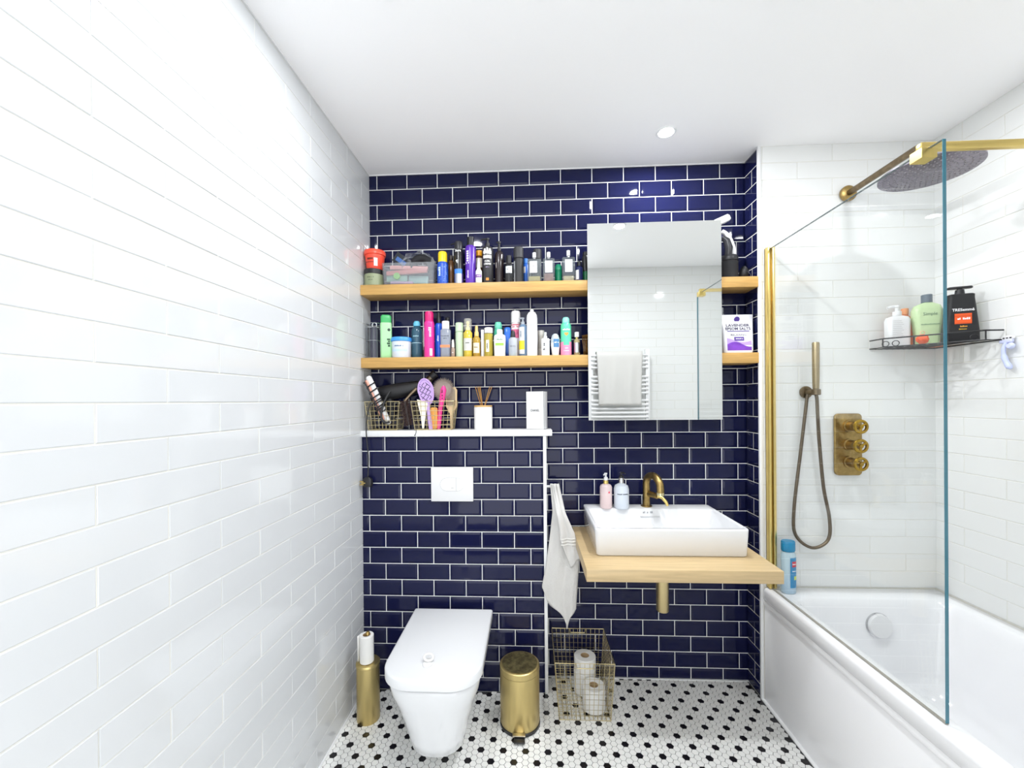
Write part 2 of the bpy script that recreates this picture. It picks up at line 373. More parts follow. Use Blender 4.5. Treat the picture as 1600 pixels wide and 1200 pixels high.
# soap bottles on the basin
def pump_head(t, z, mt, r=.011, h=.03, spout=.028, name='pump', dx=-.6, dy=-.8):
    bm = lathe(B(), [(0, z), (r, z), (r, z + h * .4), (r * .45, z + h * .45), (r * .45, z + h * .8), (r * .75, z + h * .82), (r * .75, z + h), (0, z + h)], 16)
    zz = z + h * .9; tube(bm, [(0, 0, zz), (dx * spout * .6, dy * spout * .6, zz), (dx * spout, dy * spout, zz - h * .12)], r * .38, 8)
    return obj(name, bm, mt, t)
t = thing('hand_wash_bottle', 'clear pump bottle of pale pink hand wash by the tap', 'soap bottle', (1.150, -.075, .8500), 0, 'pump bottles on the basin')
obj('body', lathe(B(), [(0, 0), (.026, 0), (.0285, .003), (.0285, .098), (.024, .108), (.012, .114), (0, .114)], 28), clear('f1dede', .35), t)
obj('liquid', lathe(B(), cyl(.0265, .003, .072), 24), pl('ecdedc'), t)
obj('collar', lathe(B(), cyl(.0125, .114, .13), 20), GOLD, t); pump_head(t, .13, WHITEP, .009, .034, .02)
obj('flower_print', lathe(B(), [(0, -.0003), (.0045, -.0003), (.0045, .0003), (0, .0003)], 10), pl('e0566b'), t, (.010, -.0272, .078), (PI / 2, 0, .35))
t = thing('hand_lotion_bottle', 'clear pump bottle with grey lettering and dark pump by the tap', 'soap bottle', (1.222, -.075, .8500), 0, 'pump bottles on the basin')
obj('body', lathe(B(), [(0, 0), (.032, 0), (.0350, .003), (.0350, .090), (.030, .106), (.013, .116), (0, .116)], 28), clear('dfe6ee', .3), t)
obj('liquid', lathe(B(), cyl(.0325, .003, .085), 24), pl('d3d8e0'), t)
obj('collar', lathe(B(), cyl(.0125, .116, .142), 20), CHROME, t); pump_head(t, .142, BLACKP, .010, .026, .024, dx=.6)
marks(t, 16, .0075, '3b3f4a', 0, 0, .07, r=.0353, width=.055)

# ------------------------------------------------------------------ hand towel on its peg
t = thing('towel_peg', 'small white peg on the side of the cistern box', 'hook', (XBOX + .003, -.09, .953))
obj('rod', tube(B(), [(0, 0, 0), (.02, 0, 0), (.036, 0, .004)], .006, 10), WHITEP, t)
obj('tip', lathe(B(), cyl(.009, -.004, .004), 14), WHITEP, t, (.038, 0, .004), (0, PI / 2, 0))
def interp(tab, z):
    for (x0, z0), (x1, z1) in zip(tab, tab[1:]):
        if z <= z0 and z >= z1: return x0 + (x1 - x0) * (z0 - z) / max(z0 - z1, 1e-6)
    return tab[0][0] if z > tab[0][1] else tab[-1][0]
LT = [(.889, .968), (.897, .848), (.878, .701), (.863, .598), (.844, .504), (.858, .42), (.90, .38), (.951, .305)]
RT = [(.927, .968), (.950, .848), (.989, .76), (1.012, .638), (1.006, .541), (.996, .395), (.960, .305)]
bm = B()
def sheet(bm, zb, lt, rt_, y0, amp, ph, nu=28, nv=44):
    g = []
    for j in range(nv + 1):
        row = []
        for i in range(nu + 1):
            u = i / nu; v = j / nu * nu / nv; z = .968 + (interp(zb, -u) - .968) * v
            s = max(0., min(1., (.968 - z) / .16)); s = s * s * (3 - 2 * s)
            y = y0 + amp * (.15 + .85 * s) * (math.sin(u * 11 + ph + v * 1.2) * .65 + math.sin(u * 5.3 + ph * 2) * .5)
            y = y * s + (-.092 + (y0 + .125) * .4 + .006 * math.sin(u * 14)) * (1 - s)
            x0, x1 = interp(lt, z), interp(rt_, z); row.append(bm.verts.new((x0 + (x1 - x0) * u, y, z)))
        g.append(row)
    for j in range(nv):
        for i in range(nu): bm.faces.new((g[j][i], g[j][i + 1], g[j + 1][i + 1], g[j + 1][i]))
sheet(bm, [(.50, 0), (.43, -.12), (.40, -.3), (.31, -.62), (.37, -.78), (.41, -1)], LT, RT, -.150, .011, .4)
sheet(bm, [(.74, 0), (.66, -.3), (.60, -.55), (.63, -.8), (.645, -1)], [(.896, .968), (.912, .848), (.925, .76), (.925, .5)], [(.927, .968), (.952, .848), (.992, .76), (1.016, .638), (1.016, .5)], -.172, .007, 2.2, 20, 28)
for f_ in bm.faces: f_.normal_update()
o = tag(obj('hand_towel', bm, TOWEL, ang=180), 'white terry hand towel hanging from the cistern box peg', 'towel')
md = o.modifiers.new('thick', 'SOLIDIFY'); md.thickness = .0045; md.offset = 0
for k, zz in enumerate((.735, .722, .709)):
    bm = B(); vs_ = [[], []]
    for i in range(15):
        u = i / 14; x0, x1 = .927, interp([(.952, .848), (.992, .76), (1.016, .638)], zz)
        y = -.172 + .007 * (math.sin(u * 11 + 2.2 + .8) * .65 + math.sin(u * 5.3 + 4.4) * .5) - .0052
        for q, dz in ((0, -.002), (1, .002)): vs_[q].append(bm.verts.new((x0 + (x1 - x0) * (u * .94 + .03), y, zz + dz)))
    for i in range(14): bm.faces.new((vs_[0][i], vs_[0][i + 1], vs_[1][i + 1], vs_[1][i]))
    s_ = obj('woven_band', bm, pl('e6e4e0', .8), o); md = s_.modifiers.new('thick', 'SOLIDIFY'); md.thickness = .001

# ------------------------------------------------------------------ toilet and flush plate
t = thing('toilet', 'white wall-hung toilet with closed lid', 'toilet', (.4385, YBOX - .0068, .06))
def D(hw, yf, yb, rf, z, rb=.012): return [(p[0], p[1], z) for p in rrect(-hw, yf, hw, yb, [rf, rf, rb, rb], 10)]
zt = -.06
bm = B()
rings(bm, [D(.088, -.425, 0, .078, .010), D(.099, -.444, 0, .088, .018), D(.109, -.456, 0, .095, .06), D(.127, -.474, 0, .102, .14), D(.148, -.492, 0, .105, .21), D(.162, -.503, 0, .106, .25), D(.166, -.506, 0, .106, .275), D(.166, -.506, 0, .106, .290), D(.162, -.502, -.002, .104, .293)])
obj('pan', bm, CERAMIC, t, ang=60)
bm = B(); rings(bm, [D(.160, -.498, -.035, .102, .2935, .006), D(.163, -.502, -.035, .104, .295, .006), D(.163, -.502, -.035, .104, .304, .006), D(.160, -.498, -.035, .102, .3055, .006)])
obj('seat', bm, WHITEP, t, ang=60)
bm = B(); rings(bm, [D(.176, -.518, -.030, .110, .3060, .008), D(.1795, -.522, -.028, .112, .309, .008), D(.1795, -.522, -.028, .112, .338, .008), D(.1775, -.519, -.030, .110, .3430, .008), D(.172, -.512, -.036, .105, .3455, .008)])
obj('lid', bm, mat('lid_plastic', '#dfe0e2', .16), t, ang=50)
for q in (-1, 1): obj('hinge', tube(B(), [(s, -.016, .312) for s in (q * .15, q * .09)], .010, 12), WHITEP, t)
hd = obj('lift_handle', extr(B(), [(.019 * math.cos(a), .03 * math.sin(a)) for a in [2 * PI * k / 24 for k in range(24)]], 0, .003, 'Z', .001), WHITEP, t, (-.020, -.425, .3455))
obj('ring', tube(B(), [(.017 * math.cos(a), .006 * math.sin(a) + .008, .016 + .009 * math.sin(a)) for a in [2 * PI * k / 24 for k in range(24)]], .0045, 10, True), pl('e4e2e0'), hd)
t = thing('flush_plate', 'white square flush plate with oval push buttons above the toilet', 'flush plate', (.4315, YBOX - .0066, .971))
obj('plate', box(B(), -.0985, -.009, -.079, .0985, 0, .079, .002), WHITEP, t)
def pill(x0, x1, r, n=10, xl=None): 
    out = []
    return [(x1 - r + r * math.cos(a), r * math.sin(a)) for a in [-PI / 2 + PI * k / n for k in range(n + 1)]] + [(x0 + r + r * math.cos(a), r * math.sin(a)) for a in [PI / 2 + PI * k / n for k in range(n + 1)]]
obj('button_groove', extr(B(), pill(-.056, .056, .031), -.0094, -.0088, 'Y'), pl('9c9c9c'), t, smooth=False)
big = [(.019, -.0298)] + [(.019, .0298)] + [(-.055 + .0298 + .0298 * math.cos(a), .0298 * math.sin(a)) for a in [PI / 2 + PI * k / 12 for k in range(13)]]
sml = [(.0555 - .0298 + .0298 * math.cos(a), .0298 * math.sin(a)) for a in [-PI / 2 + PI * k / 12 for k in range(13)]] + [(.0205, .0298), (.0205, -.0298)]
obj('full_flush_button', extr(B(), big, -.0102, -.009, 'Y'), WHITEP, t, smooth=False); obj('half_flush_button', extr(B(), sml, -.0102, -.009, 'Y'), WHITEP, t, smooth=False)
marks(t, 4, .006, 'a8a8a8', .002, -.0103, -.016)

# ------------------------------------------------------------------ brush holder with paper roll, bin, basket with rolls
t = thing('toilet_brush', 'brass cylinder toilet brush holder beside the toilet', 'toilet brush', (.092, -.298, 0))
obj('holder', lathe(B(), [(0, 0), (.046, 0), (.0475, .002), (.0475, .232), (0, .232)], 40), BRASS, t)
obj('lid', lathe(B(), [(0, .2325), (.048, .2325), (.0495, .234), (.0495, .243), (.048, .245), (.012, .2455), (0, .2455)], 40), BRASS, t)
obj('handle', lathe(B(), [(0, .245), (.009, .245), (.009, .368), (.006, .372), (0, .372)], 20), AGED, t)
def roll(name, label, loc, r, h, core=.019, group=None, tail=False):
    t = thing(name, label, 'toilet roll', loc, 0, group)
    obj('paper', lathe(B(), [(core, .0), (r - .002, .0), (r, .002), (r, h - .002), (r - .002, h), (core, h)], 32), PAPER, t)
    obj('core', lathe(B(), [(core - .0015, .001), (core, .001), (core, h - .001), (core - .0015, h - .001)], 24), mat('cardboard', '#b59a74', .9), t)
    if tail:
        bm = B(); v = [[bm.verts.new((-r - .001 - .008 * (1 - math.cos(s * 1.3)), -.002 - .028 * s + .018, z)) for s in (0, .33, .66, 1)] for z in (.002, h - .002)]
        for k in range(3): bm.faces.new((v[0][k], v[0][k + 1], v[1][k + 1], v[1][k]))
        o = obj('loose_sheet', bm, PAPER, t); o.modifiers.new('thick', 'SOLIDIFY').thickness = .0008
roll('toilet_roll', 'thin used toilet roll slipped over the brush handle', (.089, -.302, .2465), .029, .115, .0165, None, True)
t = thing('pedal_bin', 'small round brass pedal bin between toilet and wire basket', 'bin', (.7435, -.298, 0))
obj('base_ring', lathe(B(), [(0, 0), (.083, 0), (.0845, .002), (.0845, .012), (.082, .014), (0, .014)], 48), BLACKP, t)
obj('body', lathe(B(), [(0, .014), (.0815, .014), (.0825, .016), (.0825, .226), (0, .226)], 48), BRASS, t)
obj('lid', lathe(B(), [(0, .2265), (.082, .2265), (.0835, .228), (.0835, .250), (.081, .2525), (.075, .2535), (0, .2545)], 48), BRASS, t)
obj('lid_disc', lathe(B(), [(0, .2546), (.0735, .2537), (.0735, .2544), (0, .2553)], 48), mat('spotted_brass', '#b5a672', .38, 1., noise=(55, .6, (1, 1, 1))), t)
pd = obj('pedal', box(B(), -.022, -.122, .008, .022, -.080, .014, .002), BLACKP, t)
obj('pedal_arm', box(B(), -.028, -.100, .016, .024, -.081, .022, .002), satin('b8b0a0'), pd)

def wire_basket(name, label, group, loc, top, bot, h, nx, ny, nz, r, rr, cat='basket', handles=False, bow=0):
    """tapered wire basket: top and bottom half sizes"""
    t = thing(name, label, cat, loc, 0, group)
    def P(sx, sy, f): return (sx * (bot[0] + (top[0] - bot[0]) * f), sy * (bot[1] + (top[1] - bot[1]) * f), rr + (h - 2 * rr) * f)
    bm = B()
    for i in range(1, nx):
        s = -1 + 2 * i / nx; tube(bm, [P(s, -1, 1), P(s, -1, 0), P(s, 1, 0), P(s, 1, 1)], r, 5)
    for i in range(1, ny):
        s = -1 + 2 * i / ny; tube(bm, [P(-1, s, 1), P(-1, s, 0), P(1, s, 0), P(1, s, 1)], r, 5)
    for i in range(1, nz):
        f = i / nz; tube(bm, [P(-1, -1, f), P(1, -1, f), P(1, 1, f), P(-1, 1, f)], r, 5, True)
    obj('wire_grid', bm, WIRE, t)
    bm = B(); tube(bm, [P(-1, -1, 1), P(1, -1, 1), P(1, 1, 1), P(-1, 1, 1)], rr, 6, True); obj('rim', bm, WIRE, t)
    bm = B(); tube(bm, [P(-1, -1, 0), P(1, -1, 0), P(1, 1, 0), P(-1, 1, 0)], rr, 6, True)
    for a in (-1, 1):
        for b in (-1, 1): tube(bm, [P(a, b, 0), P(a, b, 1)], rr, 6)
    obj('frame', bm, WIRE, t)
    if handles:
        for s in (-1, 1):
            y = s * (top[1] + .001); bm = tube(B(), [(-.038, y, h - .002), (-.034, y, h - .022), (.034, y, h - .022), (.038, y, h - .002)], rr, 6)
            obj('handle', bm, WIRE, t)
    return t
wire_basket('wire_basket', 'tall gold wire basket with toilet rolls on the floor', None, (1.018, -.157, .001), (.125, .134), (.108, .124), .25, 12, 11, 11, .0012, .0022, handles=True)
roll('toilet_roll', 'full white toilet roll at the front inside the floor basket', (1.066, -.208, .005), .050, .100, .02, 'rolls in the floor basket')
roll('toilet_roll', 'full white toilet roll under another at the back of the floor basket', (1.040, -.100, .005), .050, .100, .02, 'rolls in the floor basket')
roll('toilet_roll', 'full white toilet roll stacked on another inside the floor basket', (1.042, -.100, .106), .050, .062, .02, 'rolls in the floor basket')

# ------------------------------------------------------------------ bath, screen, shower
t = thing('bathtub', 'white fitted bathtub with gloss side panel', 'bathtub', (XR, YE - .006, 0))
L_ = -YB + YE - .014; W_ = XE - XR - .006
def rb(x0, y0, x1, y1, r, z): return [(p[0], p[1], z) for p in rrect(x0, -y1, x1, -y0, r, 8)]
bm = B()
rings(bm, [rb(.004, .002, W_ - .002, L_, .01, .455), rb(0, 0, W_, L_, .012, .46), rb(0, 0, W_, L_, .012, .497), rb(.004, .002, W_ - .002, L_ - .002, .012, .507), rb(.012, .004, W_ - .004, L_ - .004, .012, .510),
           rb(.062, .086, W_ - .052, L_ - .07, .075, .510), rb(.070, .094, W_ - .060, L_ - .08, .08, .503), rb(.080, .103, W_ - .072, L_ - .10, .09, .47), rb(.115, .125, W_ - .105, L_ - .24, .11, .22), rb(.145, .155, W_ - .135, L_ - .30, .12, .15), rb(.20, .21, W_ - .19, L_ - .36, .10, .125), rb(.30, .40, W_ - .29, L_ - .55, .05, .12)], cap0=False)
obj('tub', bm, ACRYL, t, ang=60)
obj('side_panel', box(B(), .008, -L_, 0, .020, 0, .4545, .001), PANEL, t)
obj('rim_lip', box(B(), .0025, -L_, .432, .009, 0, .456, .002), PANEL, t)
of = obj('overflow_cap', lathe(B(), [(0, 0), (.044, 0), (.047, .004), (.047, .012), (.044, .016), (0, .018)], 32), WHITEP, t, (.410, -.112, .405), (PI / 2 - .12, 0, 0))
obj('grip', box(B(), -.012, .038, .003, .012, .050, .014, .003), WHITEP, of)
obj('collar', lathe(B(), [(0, -.006), (.05, -.006), (.051, -.001), (.044, 0), (0, 0)], 32), CHROME, of)

XG = 1.868; G0, G1 = -.135, -.918; GZ0, GZ1 = .514, 2.022
t = thing('shower_screen', 'clear glass bath screen with brass wall profile', 'shower screen', (XG, YE, GZ0))
obj('glass_pane', box(B(), -.004, G1 - YE, 0, .004, G0 - YE, GZ1 - GZ0), SGLASS, t, smooth=False)
obj('front_edge', box(B(), -.0042, G1 - YE - .0012, 0, .0042, G1 - YE, GZ1 - GZ0), GLASS_EDGE, t, smooth=False)
obj('top_edge', box(B(), -.0042, G1 - YE, GZ1 - GZ0, .0042, G0 - YE, GZ1 - GZ0 + .0008), mat('dark_glass_rim', '#6d7a7c', .2, trans=.3), t, smooth=False)
bm = box(B(), -.016, -.031, 0, -.0045, -.0055, GZ1 - GZ0 + .006, .001); box(bm, .0045, -.031, 0, .016, -.0055, GZ1 - GZ0 + .006, .001); box(bm, -.016, -.0095, 0, .016, -.0055, GZ1 - GZ0 + .006)
obj('wall_profile', bm, GOLD, t)
obj('seal_strip', box(B(), -.0044, G1 - YE, -.0030, .0044, -.03, 0), pl('9a968c'), t, smooth=False)
t = thing('support_bar', 'square gold support bar from glass screen to right wall', 'support bar', (XG, -.862, GZ1 - .012))
obj('bar', box(B(), -.012, -.009, .016, XE - XG - .0145, .009, .034, .001), GOLD, t)
obj('clamp', box(B(), -.020, -.018, -.012, .020, .018, .0155, .0006, 1), GOLD, t)
obj('wall_flange', box(B(), XE - XG - .0142, -.02, .003, XE - XG - .0055, .02, .047, .001), GOLD, t)
# rain head
t = thing('rain_shower', 'round overhead rain shower head on aged bronze arm', 'shower head', (2.211, YE - .0055, 2.262))
obj('wall_rose', lathe(B(), [(0, 0), (.033, 0), (.034, .002), (.034, .012), (.030, .015), (0, .015)], 32), AGED, t, (0, 0, 0), (PI / 2, 0, 0))
obj('arm', tube(B(), [(0, -.012, 0), (0, -.33, 0), (0, -.358, -.006), (0, -.372, -.02), (0, -.376, -.05), (0, -.376, -.085)], .0125, 14), AGEDD, t)
hd = obj('head', lathe(B(), [(0, -.112), (.134, -.112), (.137, -.110), (.137, -.104), (.12, -.100), (.03, -.094), (.018, -.082), (0, -.082)], 56), mat('shower_face', '#8d8790', .38, 1., noise=(90, .35, (1, 1, 1)), bump=(150, .5, .002)), t, (0, -.376, 0))
bm = B()
for ring in range(1, 8):
    for k in range(ring * 7): a = 2 * PI * k / (ring * 7); lathe(bm, [(0, -.1145), (.0018, -.1145), (.0024, -.112), (0, -.112)], 6, .0175 * ring * math.cos(a), .0175 * ring * math.sin(a))
o = obj('nozzles', bm, pl('b0aab0'), hd); o['kind'] = 'stuff'
# hand shower
t = thing('hand_shower', 'slim aged bronze hand shower with looped hose', 'hand shower', (2.026, YE - .0055, 1.384))
obj('wall_rose', lathe(B(), [(0, 0), (.0255, 0), (.027, .002), (.027, .007), (.022, .010), (0, .010)], 28), AGEDD, t, rot=(PI / 2, 0, 0))
obj('bracket', tube(B(), [(0, -.008, 0), (0, -.03, 0), (.012, -.045, 0)], .011, 12), AGEDD, t)
obj('cradle', lathe(B(), cyl(.018, -.013, .013, .003), 20, .013, -.050), AGEDD, t)
obj('wand', lathe(B(), [(0, .0135), (.0115, .0135), (.0125, .02), (.0135, .06), (.0140, .212), (.012, .216), (0, .216)], 20, .013, -.050), satin('a59678', .4), t)
hp = [(.013, -.05, -.013), (.019, -.047, -.03), (.030, -.035, -.11), (.043, -.024, -.22), (.064, -.018, -.42), (.090, -.016, -.56), (.083, -.016, -.655), (.015, -.016, -.690), (-.055, -.016, -.635), (-.062, -.016, -.52), (-.032, -.017, -.26), (-.012, -.018, -.09), (-.006, -.020, -.03), (-.003, -.022, -.008)]
obj('hose', tube(B(), curve(hp, 8), .0068, 8), mat('ribbed_hose', '#6f6456', .42, .9, bump=(500, .4, .001)), t)
# valve plate
t = thing('shower_valve', 'aged brass shower valve plate with three wheel knobs', 'shower valve', (2.204, YE - .0055, 1.151))
obj('plate', extr(B(), rrect(-.058, -.137, .058, .137, .018, 6), 0, -.011, 'Y', .002), AGED, t)
for zz in (.083, 0, -.077):
    kb = obj('knob', tube(B(), [(0, -.011, zz), (0, -.018, zz), (0, -.02, zz), (.0, -.05, zz), (.0, -.052, zz), (0, -.075, zz)], [.026, .026, .021, .021, .012, .011], 20), AGED, t)
    bm = tube(B(), [(.025 * math.cos(a), -.078, zz + .025 * math.sin(a)) for a in [2 * PI * k / 28 for k in range(28)]], .0062, 8, True)
    for a in (PI / 6, 5 * PI / 6, 1.5 * PI): tube(bm, [(0, -.076, zz), (.025 * math.cos(a), -.078, zz + .025 * math.sin(a))], .0048, 6)
    lathe(bm, [(0, -.004), (.008, -.004), (.008, .004), (0, .004)], 12); bmesh.ops.rotate(bm, cent=(0, 0, 0), matrix=Matrix.Rotation(PI / 2, 3, 'X'), verts=bm.verts[-24:]); bmesh.ops.translate(bm, vec=(0, -.080, zz), verts=bm.verts[-24:])
    obj('wheel', bm, mat('gold_brass', '#b3923c', .3, 1., noise=(60, .2, (1, 1, 1))), kb)
# corner caddy
CZ = 1.572
t = thing('corner_caddy', 'black wire corner caddy in the shower', 'caddy', (0, 0, 0))
A_, B2 = (2.303, -.20), (2.515, -.396)
out = [(2.303, YE - .008), A_, B2, (XE - .008, -.396)]
bm = B(); tube(bm, [(*p, CZ + .036) for p in out], .0032, 6); obj('rail', bm, BLACKP, t)
bm = B(); tube(bm, [(*p, CZ) for p in out] + [(XE - .008, YE - .008, CZ)], .0028, 6, True)
for i in range(1, 9):
    f = i / 9; px, py = A_[0] + (B2[0] - A_[0]) * f, A_[1] + (B2[1] - A_[1]) * f
    tube(bm, [(px, py, CZ - .002), (px + .0, YE - .008, CZ - .002)], .0016, 5)
obj('base_grid', bm, BLACKP, t)
for f in (0, .33, .66, 1): px, py = A_[0] + (B2[0] - A_[0]) * f, A_[1] + (B2[1] - A_[1]) * f; obj('upright', tube(B(), [(px, py, CZ), (px, py, CZ + .036)], .0025, 6), BLACKP, t)
for f in (.03, .14, .9):
    cxx, cyy = A_[0] + (B2[0] - A_[0]) * f, A_[1] + (B2[1] - A_[1]) * f
    bm = tube(B(), [(cxx + .011 * math.cos(a) * .73, cyy - .011 * math.cos(a) * .68, CZ + .013 + .011 * math.sin(a)) for a in [2 * PI * k / 16 for k in range(16)]], .0016, 5, True)
    obj('scroll', bm, BLACKP, t)
def flat_bottle(bm, secs, n=6):
    """secs = (half width, half depth, z, corner radius)"""
    return rings(bm, [[(p[0], p[1], z) for p in rrect(-a, -b, a, b, min(r, a * .98, b * .98), n)] for a, b, z, r in secs])
Z0 = CZ + .0035
t = thing('pump_bottle', 'white pump bottle with grey print in the corner caddy', 'bottle', (2.372, -.188, Z0), -.25, 'bottles in the corner caddy')
obj('body', flat_bottle(B(), [(.036, .022, 0, .012), (.038, .024, .004, .012), (.040, .024, .112, .014), (.036, .021, .124, .014), (.014, .012, .132, .01)]), WHITEP, t)
pump_head(t, .132, WHITEP, .015, .044, .034, dx=-1, dy=0)
for k in range(9): obj('print_line', box(B(), -.026, -.0246, .042 + k * .008, .012 - .004 * (k % 3), -.0243, .0432 + k * .008), pl('a8a8a8'), t, smooth=False)
t = thing('orange_bottle', 'orange shower gel bottle behind the white pump bottle', 'bottle', (2.430, -.158, Z0), .1, 'bottles in the corner caddy')
obj('body', lathe(B(), [(0, 0), (.026, 0), (.028, .01), (.028, .10), (.022, .125), (.01, .14), (0, .14)], 24), clear('f28a4a', .25), t); obj('cap', lathe(B(), cyl(.013, .14, .168), 18), pl('e79a66'), t)
t = thing('bath_sponge', 'small orange net sponge on the caddy base behind the rail', 'sponge', (2.418, -.252, Z0), 0)
bm = B(); bmesh.ops.create_icosphere(bm, subdivisions=3, radius=.02)
for v in bm.verts: v.co *= 1 + .12 * math.sin(v.co.x * 420) * math.sin(v.co.y * 390 + 1) ; 
bmesh.ops.translate(bm, vec=(0, 0, .0215), verts=bm.verts)
obj('net', bm, pl('e8602e', .6), t); obj('cord_loop', tube(B(), [(.0 + .009 * math.cos(a), 0, .047 + .009 * math.sin(a)) for a in [2 * PI * k / 14 for k in range(14)]], .001, 5, True), pl('f2b79a'), t)
t = thing('shower_gel_bottle', 'tapered clear bottle of pale green shower gel in the caddy', 'bottle', (2.466, -.218, Z0), -.3, 'bottles in the corner caddy')
obj('body', flat_bottle(B(), [(.034, .02, 0, .015), (.037, .022, .005, .016), (.050, .025, .115, .02), (.050, .025, .145, .02), (.042, .021, .166, .018), (.018, .014, .178, .013)]), mat('green_gel', '#cfe7b4', .15, trans=.12), t)
obj('cap', lathe(B(), cyl(.018, .178, .212), 22), pl('5d6a76', .25), t)
text(t, 'Simple', .018, '5f7f6a', 0, -.0255, .128); marks(t, 21, .006, '6f8f70', 0, -.0255, .085)
t = thing('orange_bottle', 'orange bottle between green gel and black conditioner bottles', 'bottle', (2.555, -.158, Z0), 0, 'bottles in the corner caddy')
obj('body', lathe(B(), [(0, 0), (.026, 0), (.028, .01), (.027, .09), (.020, .115), (0, .125)], 24), pl('ea7d45'), t); obj('cap', lathe(B(), cyl(.012, .125, .15), 18), pl('58616e'), t)
t = cond = thing('conditioner_bottle', 'black tapered conditioner pump bottle with orange label in the caddy', 'bottle', (2.512, -.305, Z0), -.35, 'bottles in the corner caddy')
obj('body', flat_bottle(B(), [(.050, .022, 0, .012), (.053, .024, .004, .013), (.052, .024, .04, .013), (.040, .021, .165, .013), (.040, .021, .176, .012), (.036, .018, .179, .01)]), BLACKP, t)
bm = lathe(B(), [(0, .179), (.015, .179), (.013, .196), (0, .196)], 18); flat_bottle(bm, [(.036, .010, .2, .008), (.038, .012, .203, .009), (.036, .010, .208, .008)]); lathe(bm, [(0, .195), (.008, .195), (.008, .202), (0, .202)], 12)
obj('pump', bm, BLACKP, t)
def lean(v): return Vector((v.x, v.y - .0245 + max(0, v.z - .04) * .024, v.z))
text(t, 'TRESemmé', .014, 'e8e8ea', 0, 0, .118, xf=lean, bold=.0003)
lb = obj('label', box(B(), -.026, -.0252, .066, .024, -.0225, .104), mat('orange_label', '#e5571f', .4, noise=(8, .4, (.1, .1, 12))), t, smooth=False)
marks(t, 7, .010, 'ffffff', 0, -.0254, .084, bold=.0003); marks(t, 6, .0075, 'e7a23b', 0, -.0245, .056); marks(t, 11, .0050, 'd9b23a', 0, -.0245, .046)
cond.scale = (1, 1, 1.06)
# razor on its holder
t = thing('razor_holder', 'clear suction hook on the right shower wall', 'hook', (XE - .0055, -.413, 1.575))
obj('hook_plate', extr(B(), [(.022 * math.cos(a), .010 * math.sin(a)) for a in [2 * PI * k / 20 for k in range(20)]], 0, -.008, 'X', .002), WHITEP, t)
bm = B()
for k in (-1, 0, 1): box(bm, -.0092, k * .011 - .003, -.002, -.0082, k * .011 + .003, .002)
obj('slot', bm, BLACKP, t, smooth=False)
t = thing('razor', 'lilac disposable razor hanging on the shower wall', 'razor', (XE - .0075, -.415, 1.562))
obj('head', extr(B(), rrect(-.021, -.006, .021, .006, .004, 4), -.004, -.016, 'X', .002), pl('c6cbea'), t)
obj('handle', tube(B(), curve([(-.012, .0, -.004), (-.016, .004, -.025), (-.016, .003, -.055), (-.014, -.006, -.085), (-.013, -.016, -.103)], 6), [.006] * 6 + [.0065] * 6 + [.0085] * 6 + [.0095] * 4 + [.0075, .006, .004], 12), pl('c3ccf0'), t)
obj('knob', lathe(B(), [(0, -.011), (.008, -.009), (.0125, 0), (.008, .009), (0, .011)], 18), pl('cdd3f2'), t, (-.013, -.016, -.018), (0, PI / 2, 0))
# bottle on bath rim
t = thing('shampoo_bottle', 'clear blue-capped shampoo bottle on the bath rim', 'bottle', (1.917, -.180, .5105), .1)
obj('body', lathe(B(), [(0, 0), (.028, 0), (.0315, .004), (.0315, .06), (.0285, .10), (.0305, .165), (.026, .180), (0, .181)], 32, sy=.75), clear('d6ecf5', .35), t)
obj('liquid', lathe(B(), [(0, .004), (.029, .004), (.0295, .058), (0, .058)], 28, sy=.73), pl('2a8ed0', .2), t)
obj('cap', lathe(B(), [(0, .182), (.027, .182), (.029, .186), (.0285, .222), (.026, .226), (0, .226)], 32, sy=.8), pl('1f86b4', .25), t)
bm = B(); arc_patch(bm, .0318, .028, .158, -.25, 1.05, 12, .75); obj('label', bm, pl('2f86b8'), t)
bm = B(); arc_patch(bm, .0322, .118, .142, .0, .9, 8, .75); obj('label_panel', bm, pl('c8404f'), t)
bm = B(); arc_patch(bm, .0322, .062, .078, .3, .9, 8, .75); obj('label_panel', bm, pl('cfe06a'), t)
marks(t, 6, .008, 'ffffff', .013, 0, .130, r=.0324, sy=.75)
marks(t, 8, .006, 'ffffff', .013, 0, .100, r=.0322, sy=.75)

# ------------------------------------------------------------------ towel radiator behind the camera (seen in the mirror)
t = thing('towel_radiator', 'white ladder towel radiator on the wall facing the mirror', 'radiator', (1.545, YB + .075, .85))
for s in (-.235, .235): obj('post', box(B(), s - .018, -.016, 0, s + .018, .016, .93, .004), WHITEP, t)
k = 0
for grp in ((.88, 4), (.70, 5), (.50, 6), (.26, 5)):
    for i in range(grp[1]): obj('bar', tube(B(), [(-.235, .018, grp[0] - i * .034), (.235, .018, grp[0] - i * .034)], .010, 10), WHITEP, t)
for s in (-.18, .18):
    for zz in (.12, .80): obj('bracket', tube(B(), [(s, -.069, zz), (s, .0, zz)], .008, 8), WHITEP, t)
bm = B(); g = []
for j in range(41):
    row = []
    for i in range(25):
        u = i / 24; s = j / 40; n_ = .95
        if s < .5: z = .915 - (.5 - s) * 2 * .30; y = -.012 - .006
        else: z = .915 - (s - .5) * 2 * .455; y = .046
        if abs(s - .5) < .03: z = .913; y = .016 + (s - .5) / .03 * .025
        y += .007 * math.sin(u * 17 + s * 2) * min(1, abs(s - .5) * 4) * (1 if s > .5 else .2)
        row.append(bm.verts.new(((u - .5) * .37 * (1 + .05 * math.sin(s * 5)) + .01, y, z)))
    g.append(row)
for j in range(40):
    for i in range(24): bm.faces.new((g[j][i], g[j][i + 1], g[j + 1][i + 1], g[j + 1][i]))
